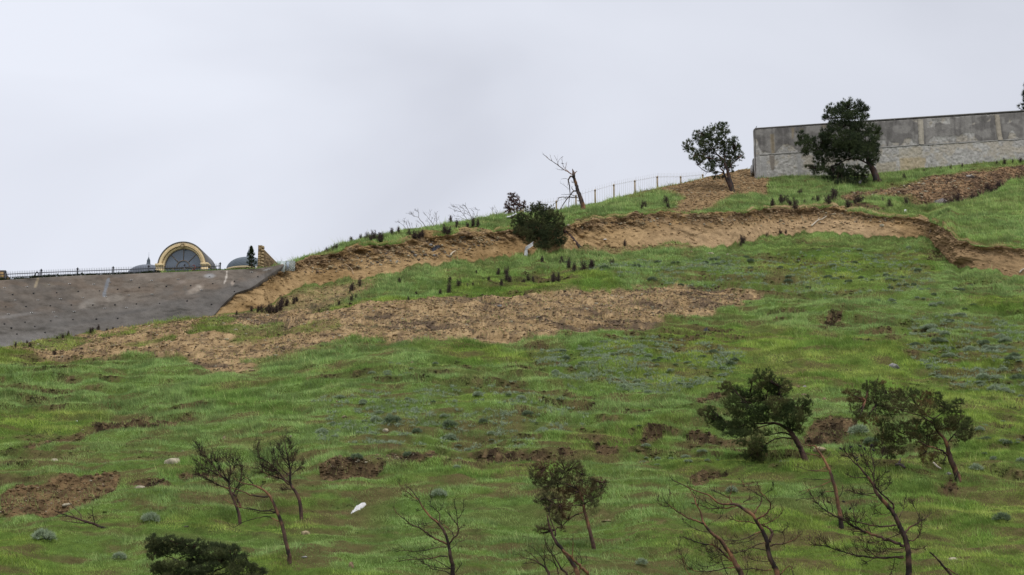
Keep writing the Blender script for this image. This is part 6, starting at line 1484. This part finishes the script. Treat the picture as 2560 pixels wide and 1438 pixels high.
for zone, n, label, group, smin, smax, pd in [
   ([(2270,800),(2380,780),(2560,800),(2560,1000),(2400,960),(2280,900)], 46, 'grey-green cushion shrub on the bare-patched ground near right edge', 'cushion shrubs near the right edge', 10, 30, .3),
   ([(1320,870),(1640,850),(1880,880),(1800,960),(1640,1000),(1400,960)], 52, 'grey-green cushion shrub in the dense patch above the leaning pine', 'cushion shrubs in the dense patch', 9, 20, .25),
   ([(780,1000),(1300,980),(1500,1050),(1300,1110),(1000,1130),(800,1120)], 44, 'small grey-green cushion shrub in the grass around slope centre', 'cushion shrubs around the centre', 7, 18, .3),
   ([(1400,660),(1900,640),(2300,620),(2350,700),(1900,720),(1500,700)], 40, 'dark green cushion shrub on grass just below the scarp', 'cushion shrubs below the scarp', 8, 20, .8),
   ([(900,920),(1000,900),(1090,900),(1090,940),(960,950)], 12, 'grey-green cushion shrub in small group left of centre', 'cushion shrubs left of centre', 8, 18, .2),
   ([(1580,1060),(1800,1130),(1780,1220),(1600,1180)], 14, 'pale cushion shrub in grass left of the dark leaning pine', 'cushion shrubs left of the leaning pine', 8, 20, .2),
   ([(2180,700),(2500,720),(2400,780),(2150,760)], 24, 'cushion shrub on grass under right end of the scarp', 'cushion shrubs under the right scarp end', 8, 20, .5),
   ([(2430,1020),(2560,1010),(2560,1180),(2450,1150)], 14, 'pale cushion shrub right of the brown-tinged pine', 'cushion shrubs right of the brown-tinged pine', 10, 24, .3)]:
    for i, q in enumerate(scatter(n, zone, int(zone[0][0]) + n)):
        shrub(q[0], q[1], random.uniform(smin, smax), label, group, rngS.random() > pd, i, random.uniform(.5, .95))
# the low mat of the same plant, too dense to count
def mat_(zones, n, seed):
    rng = np.random.default_rng(seed); pts_ = []
    for z, k in zones: pts_ += scatter(int(n * k), z, seed + len(pts_))
    pts_ = np.array(pts_); keep = fbm(pts_[:, 0] * .03, pts_[:, 1] * .06, oct=3, seed=seed) > .44; pts_ = pts_[keep]
    p = G(pts_[:, 0], pts_[:, 1]); N = len(p); p = np.repeat(p, 7, 0) + rng.normal(0, .11, (N * 7, 3)) * [1, 1, .25] + [0, 0, .08]
    cc = mixc(C3(.37,.43,.30) + np.zeros((N * 7, 3)), C3(.23,.29,.175), rng.random(N * 7))
    v, f, c = tuft_mesh(p, np.tile([0., -.2, 1], (N * 7, 1)), .13, .03, 6, cc, rng, .8)
    tag(link('cushion_plants', mesh_np('cushion_plants', v, [f], M_NEEDLE, c)), 'low grey-green cushion plants matting the slope', 'ground cover', kind='stuff')
mat_([([(1320,880),(1640,850),(1880,880),(1800,960),(1640,1000),(1400,960)], .34), ([(2270,800),(2380,780),(2560,800),(2560,1000),(2400,960),(2280,900)], .25), ([(780,990),(1300,960),(1500,1050),(1300,1110),(1000,1130),(800,1120)], .16), ([(1400,660),(1900,640),(2300,620),(2350,740),(1900,720),(1500,700)], .25)], 3200, 81)

# ================================================================== burnt shrubs
def burnt(seed):
    rng = np.random.default_rng(seed); mb = MB(); n = 7
    for i in range(n):
        a = rng.random() * 6.283; le = rng.uniform(.03, .26); h = rng.uniform(.55, 1.1) - 1.2 * le + .12
        x0 = np.array([rng.normal(0, .07), rng.normal(0, .07), -.05]); tip = np.array([math.cos(a) * le, math.sin(a) * le, h])
        P = np.array([x0 + (tip - x0) * t + np.array([0, 0, .10 * t * (1 - t)]) for t in (0, .35, .7, 1)])
        mb.tube(P, [.020, .014, .010, .004], 4, (.04, .032, .03))
        k = 46; t = .15 + .75 * rng.random(k); cen = x0 + (tip - x0) * t[:, None] + rng.normal(0, .075, (k, 3)) * (1.5 - .9 * t[:, None])
        cc = mixc(C3(.060,.046,.044) + np.zeros((k, 3)), C3(.115,.082,.070), rng.random(k))
        v, f, c = tuft_mesh(cen, np.tile([0., 0, 1.0], (k, 1)) + rng.normal(0, .3, (k, 3)), .085, .013, 8, cc, rng, .7); mb.add(v, f, c)
    o = mb.build('burnt_shrub', M_NEEDLE); me = o.data; bpy.data.objects.remove(o); return me
BUR = [burnt(600 + i) for i in range(6)]
c1 = (0, 580, 3.195); c2 = (700, 400, 3.195); c3 = (1200, 350, 3.594); c4 = (1650, 200, 2.765)
def burn(cr, lst, label, group):
    for i, (x, y, h) in enumerate(lst):
        px, py = cr[0] + x / cr[2], cr[1] + y / cr[2]; hh = h / cr[2]
        py2 = py + hh * .45; r_lim = R_(px) + 2
        p = G(px, max(py2, r_lim)); m = pxm(py, p[1])
        o = link('burnt_shrub', BUR[(i * 5 + int(x)) % 6], None, p); s_ = hh / m
        o.scale = (s_ * random.uniform(1.05, 1.7), s_ * 1.3, s_ * random.uniform(.8, 1.15)); o.rotation_euler = (0, 0, random.uniform(0, 6.28))
        tag(o, label, 'shrub', group)
burn(c2, [(440,690,80),(570,640,60),(640,620,50),(690,630,70),(720,640,60),(745,620,85),(810,630,95),(895,600,75),(945,590,60),(370,715,45),(790,640,60)], 'blackened shrub on the grassy skyline above left end of the scarp', 'blackened shrubs on the left skyline')
burn(c2, [(1030,605,70),(1070,600,85),(1110,600,80),(1140,590,80),(1310,565,85),(1345,560,90),(1410,545,70),(1540,530,80),(1580,540,70),(1365,475,70),(1500,545,60)], 'blackened shrub under the leafless grey shrubs on left ridge', 'blackened shrubs below the grey shrubs')
burn(c2, [(575,1000,80),(640,980,70),(560,1020,60),(470,1110,50),(575,1090,60),(310,1165,40),(560,1130,50),(610,1075,45)], 'blackened shrub on thin grass below left end of the scarp', 'blackened shrubs below the left scarp')
burn(c2, [(1350,980,95),(1425,960,70),(1745,870,70),(1805,860,90),(1815,910,80),(1830,935,70),(1770,960,70),(2095,800,70),(2250,810,80),(2310,850,80),(2350,870,85),(2420,880,90),(2490,870,80),(2190,910,95),(2225,950,80),(2180,950,60),(2020,930,60),(1950,940,60),(1985,930,50),(1955,1020,40),(1865,1045,40),(1790,1055,35),(1500,970,40),(1540,970,40),(1570,890,40),(1670,945,40),(955,970,40),(1090,1020,40),(1280,1025,50),(1025,1085,40),(1355,950,60)], 'blackened shrub in bright grass below the toppled juniper', 'blackened shrubs below the juniper')
burn(c1, [(1890,640,40),(2010,610,60),(2060,615,60),(2090,610,70),(2130,600,80),(2150,600,100),(2180,600,80),(2210,600,80),(2235,560,110),(2250,545,90),(2290,540,80),(2350,520,60),(2370,515,50)], 'blackened shrub in the thicket right of the sprayed concrete', 'blackened shrubs by the concrete')
burn(c1, [(725,780,55),(740,770,50),(785,765,45),(857,765,35),(903,765,30),(545,805,45),(500,825,45),(455,835,25),(240,885,50),(215,870,35),(440,910,60),(125,895,40)], 'small blackened shrub along the foot of the sprayed concrete', 'blackened shrubs at the concrete foot')
burn(c3, [(1190,1100,90),(1000,1150,80),(1480,560,90),(1670,520,90),(1690,560,60),(1300,920,60),(1450,600,50),(1110,620,40)], 'dark shrub standing singly near the middle of the scarp', 'single dark shrubs near the scarp')
burn(c4, [(840,830,80),(870,820,80),(930,850,90),(780,840,70),(1090,830,60),(1170,830,90),(1200,810,95),(1215,770,80),(970,760,50),(1000,840,50),(900,850,60),(1060,820,50)], 'dark shrub in grass in front of the large dense pine', 'dark shrubs before the large pine')
burn(c4, [(1370,800,75),(1400,800,80),(1300,870,80),(1590,860,70),(1690,690,40),(1700,860,60),(1940,780,90),(1980,790,95),(2010,780,80),(1900,790,80),(2060,790,90),(2260,690,90),(2300,690,95),(2340,680,90),(2380,660,90),(2420,660,90),(2470,640,70),(2160,760,100),(2200,720,80),(1860,800,60),(1350,850,50),(1540,820,50),(2100,770,80)], 'dark shrub in or beside the rubble trench at upper right', 'dark shrubs at the rubble trench')
burn(c4, [(2380,560,55),(2490,550,50),(2330,570,35),(1940,620,40),(2010,610,35),(2090,600,30),(1830,640,40),(2440,560,35)], 'small dark shrub in grass along foot of the old wall', 'small dark shrubs under the old wall')
burn(c4, [(740,1070,50),(830,1060,50),(870,1045,30),(575,1100,80),(560,1130,50)], 'small dark shrub at foot of the tan scarp right of middle', 'small dark shrubs at the scarp foot')

# ================================================================== litter and dead wood
def stick(name, label, pts_, w0, w1, colr, lift=.06, side=None, mat=None, cat='branch'):
    P = np.array([G(x, y) for x, y in pts_]); P[:, 2] += lift; P[:, 1] -= lift * .8; m = pxm(pts_[0][1], P[0, 1])
    Q = smooth_path(P, 4); b = Q[0]
    mb = MB(); mb.tube(Q, np.linspace(w0, w1, len(Q)) / m / 2, 6, colr)
    for s_ in side or []:
        S = np.array([G(x, y) for x, y in s_]); S[:, 2] += lift; S[:, 1] -= lift * .8; mb.tube(S, np.linspace(w1, w1 * .5, len(S)) / m / 2, 5, colr)
    o = mb.build(name, mat or M_WOOD, None, b); o.location = tuple(b); return tag(o, label, cat)
stick('fallen_branch', 'long pale crooked branch lying on the tan scarp face', [(2028,570),(2035,564),(2044,556),(2055,553),(2066,546)], 4, 2, (.50,.44,.34), .12, [[(2044,556),(2048,549)]])
stick('fallen_branch', 'short pale stick lying on the brown left scarp face', [(1126,645),(1131,638),(1139,634)], 5, 3, (.48,.40,.29), .15)
stick('plank', 'thin upright brown plank leaning on the right end of the scarp', [(2320,594),(2323,581),(2325,568)], 5, 4.5, (.20,.14,.095), .10, cat='plank')
stick('fallen_branch', 'pale straight stick on bare ground under the brown-tinged pine', [(2333,1161),(2342,1164),(2351,1167)], 5, 4, (.42,.37,.30), .08)
stick('fallen_branch', 'dark dead log in grass behind the cone-bearing tree top', [(2240,1174),(2252,1180),(2262,1187)], 9, 6, (.07,.05,.042), .12, [[(2245,1176),(2252,1166)], [(2252,1180),(2259,1177)]])
stick('pipe', 'white pipe lying in grass behind the toppled juniper', [(1268,559),(1277,555),(1290,549)], 4, 4, (.66,.67,.68), .22, mat=M_PLAIN, cat='pipe')
stick('fallen_branch', 'pale curved branch at foot of right scarp end', [(2548,682),(2553,676),(2560,672)], 4, 3, (.48,.42,.34), .10)
stick('plank', 'grey board leaning in grass by the large dense pine trunk', [(2148,464),(2158,458),(2166,452)], 7, 6, (.22,.21,.20), .12, cat='plank')
stick('fallen_branch', 'thin dead branch on left scarp reaching down to the grass', [(862,662),(878,675),(884,690)], 2.5, 1.5, (.36,.26,.16), .12, [[(878,675),(890,672)]])
# wooden pallet
pp_ = G(2352, 481); pm = pxm(475.0, pp_[1])
pal_ = thing('wooden_pallet', pp_ + [0, 0, .15], 'grey wooden pallet tipped in the rubble trench', 'pallet'); pal_.rotation_euler = (rad(38), rad(-22), rad(12))
for k in range(6):
    mb = MB(); x = (k - 2.5) * .17; mb.box((x - .06, -.5, .05), (x + .06, .5, .075), np.array([.22, .19, .175]) * random.uniform(.75, 1.2)); mb.build('plank', M_WOOD, pal_)
for y in (-.42, 0, .42):
    mb = MB(); mb.box((-.5, y - .04, -.03), (.5, y + .04, .05), (.15, .125, .11)); mb.build('bearer', M_WOOD, pal_)
# white sheet caught under the toppled juniper
def sheet(name, label, rows_px, Y, colr, cat, seed, fold=.06):
    rng = np.random.default_rng(seed); nr_ = len(rows_px); nc = 9; V = []
    rp = np.array(rows_px, float); t = np.linspace(0, nr_ - 1, (nr_ - 1) * 4 + 1); k = np.arange(nr_)
    L_ = np.stack([np.interp(t, k, rp[:, 0]), np.interp(t, k, rp[:, 1])], -1); R__ = np.stack([np.interp(t, k, rp[:, 2]), np.interp(t, k, rp[:, 3])], -1)
    for i in range(len(t)):
        for j in range(nc):
            s_ = j / (nc - 1); x, y = L_[i] + (R__[i] - L_[i]) * s_
            V.append(pt(x, y, Y + fold * math.sin(j * 1.9 + .5 * i) + .03 * rng.normal()))
    V = np.array(V); ix = np.arange(len(V)).reshape(-1, nc); f = np.stack([ix[:-1, :-1], ix[:-1, 1:], ix[1:, 1:], ix[1:, :-1]], -1).reshape(-1, 4)
    b = V.mean(0) * [1, 1, 0] + [0, 0, V[:, 2].min()]
    V2 = V + [0, .012, 0]
    o = link(name, mesh_np(name, np.concatenate([V, V2]) - b, [f, f[:, ::-1] + len(V)], M_PLAIN, np.full((2 * len(V), 3), 1.0) * colr, True), None, b); return tag(o, label, cat)
j_ = lambda x, y: (J[0] + x / J[2], J[1] + y / J[2])
sheet('plastic_sheet', 'torn white plastic sheet hanging from the toppled juniper down to the grass', [(*j_(745,1035), *j_(742,1045)), (*j_(690,1075), *j_(738,1110)), (*j_(605,1130), *j_(650,1170)), (*j_(590,1180), *j_(640,1185)), (*j_(575,1300), *j_(645,1310))], float(G(1318, 640)[1]) - .35, np.array((.56, .56, .55)), 'plastic sheet', 3)
wb_ = G(895, 1256)
def crumple(name, label, outline, colr, cat, thick, seed):
    P = np.array(outline, float); c = P.mean(0); base_ = G(*c); m = pxm(c[1], base_[1]); bm = bmesh.new(); rng = np.random.default_rng(seed)
    cn, n = [], len(P)
    V = []
    for r__, lift in ((1.0, 0), (.8, .6), (.45, 1.0), (.1, 1.1)):
        for x, y in P:
            q = c + (np.array((x, y)) - c) * r__; V.append(G(q[0], q[1] + 0) + np.array([0, -thick * lift * .5, thick * lift * (.1 + 1.7 * rng.random() ** 1.5)]))
    V = np.array(V); ix = np.arange(4 * n).reshape(4, n); f = np.stack([ix[:-1], np.roll(ix[:-1], -1, 1), np.roll(ix[1:], -1, 1), ix[1:]], -1).reshape(-1, 4)
    bm.free(); b = base_
    cap = np.concatenate([V, [V[3 * n:].mean(0)]]); tri = np.stack([ix[3], np.roll(ix[3], -1), np.full(n, 4 * n)], -1)
    o = link(name, mesh_np(name, cap - b, [f, tri], M_PLAIN, np.full((len(cap), 3), 1.0) * np.array(colr)), None, b); return tag(o, label, cat)
crumple('plastic_bag', 'crumpled white plastic bag lying in grass in lower left centre', [(877,1267),(884,1258),(888,1250),(892,1252),(903,1246),(914,1242),(916,1247),(906,1252),(900,1260),(892,1265)], (.56,.55,.53), 'bag', .10, 5)
crumple('plastic_bag', 'tiny white plastic scrap in grass near left edge above the brown streak', [(186,1042),(192,1038),(198,1038),(197,1041),(190,1043)], (.6,.6,.58), 'bag', .07, 6)
crumple('plastic_sheet', 'black plastic scrap half buried in left scarp face', [(1075,625),(1085,620),(1098,617),(1104,618),(1096,625),(1083,630)], (.02,.022,.03), 'plastic sheet', .12, 7)
crumple('plastic_bag', 'black bag lying on grass right of the bare strip', [(1757,824),(1760,817),(1768,815),(1774,819),(1772,825),(1764,827)], (.018,.018,.02), 'bag', .16, 8)
crumple('plastic_bag', 'small white plastic scrap in grass just below right rubble trench', [(2259,531),(2262,528),(2267,528),(2267,532),(2262,533)], (.6,.6,.58), 'bag', .08, 9)
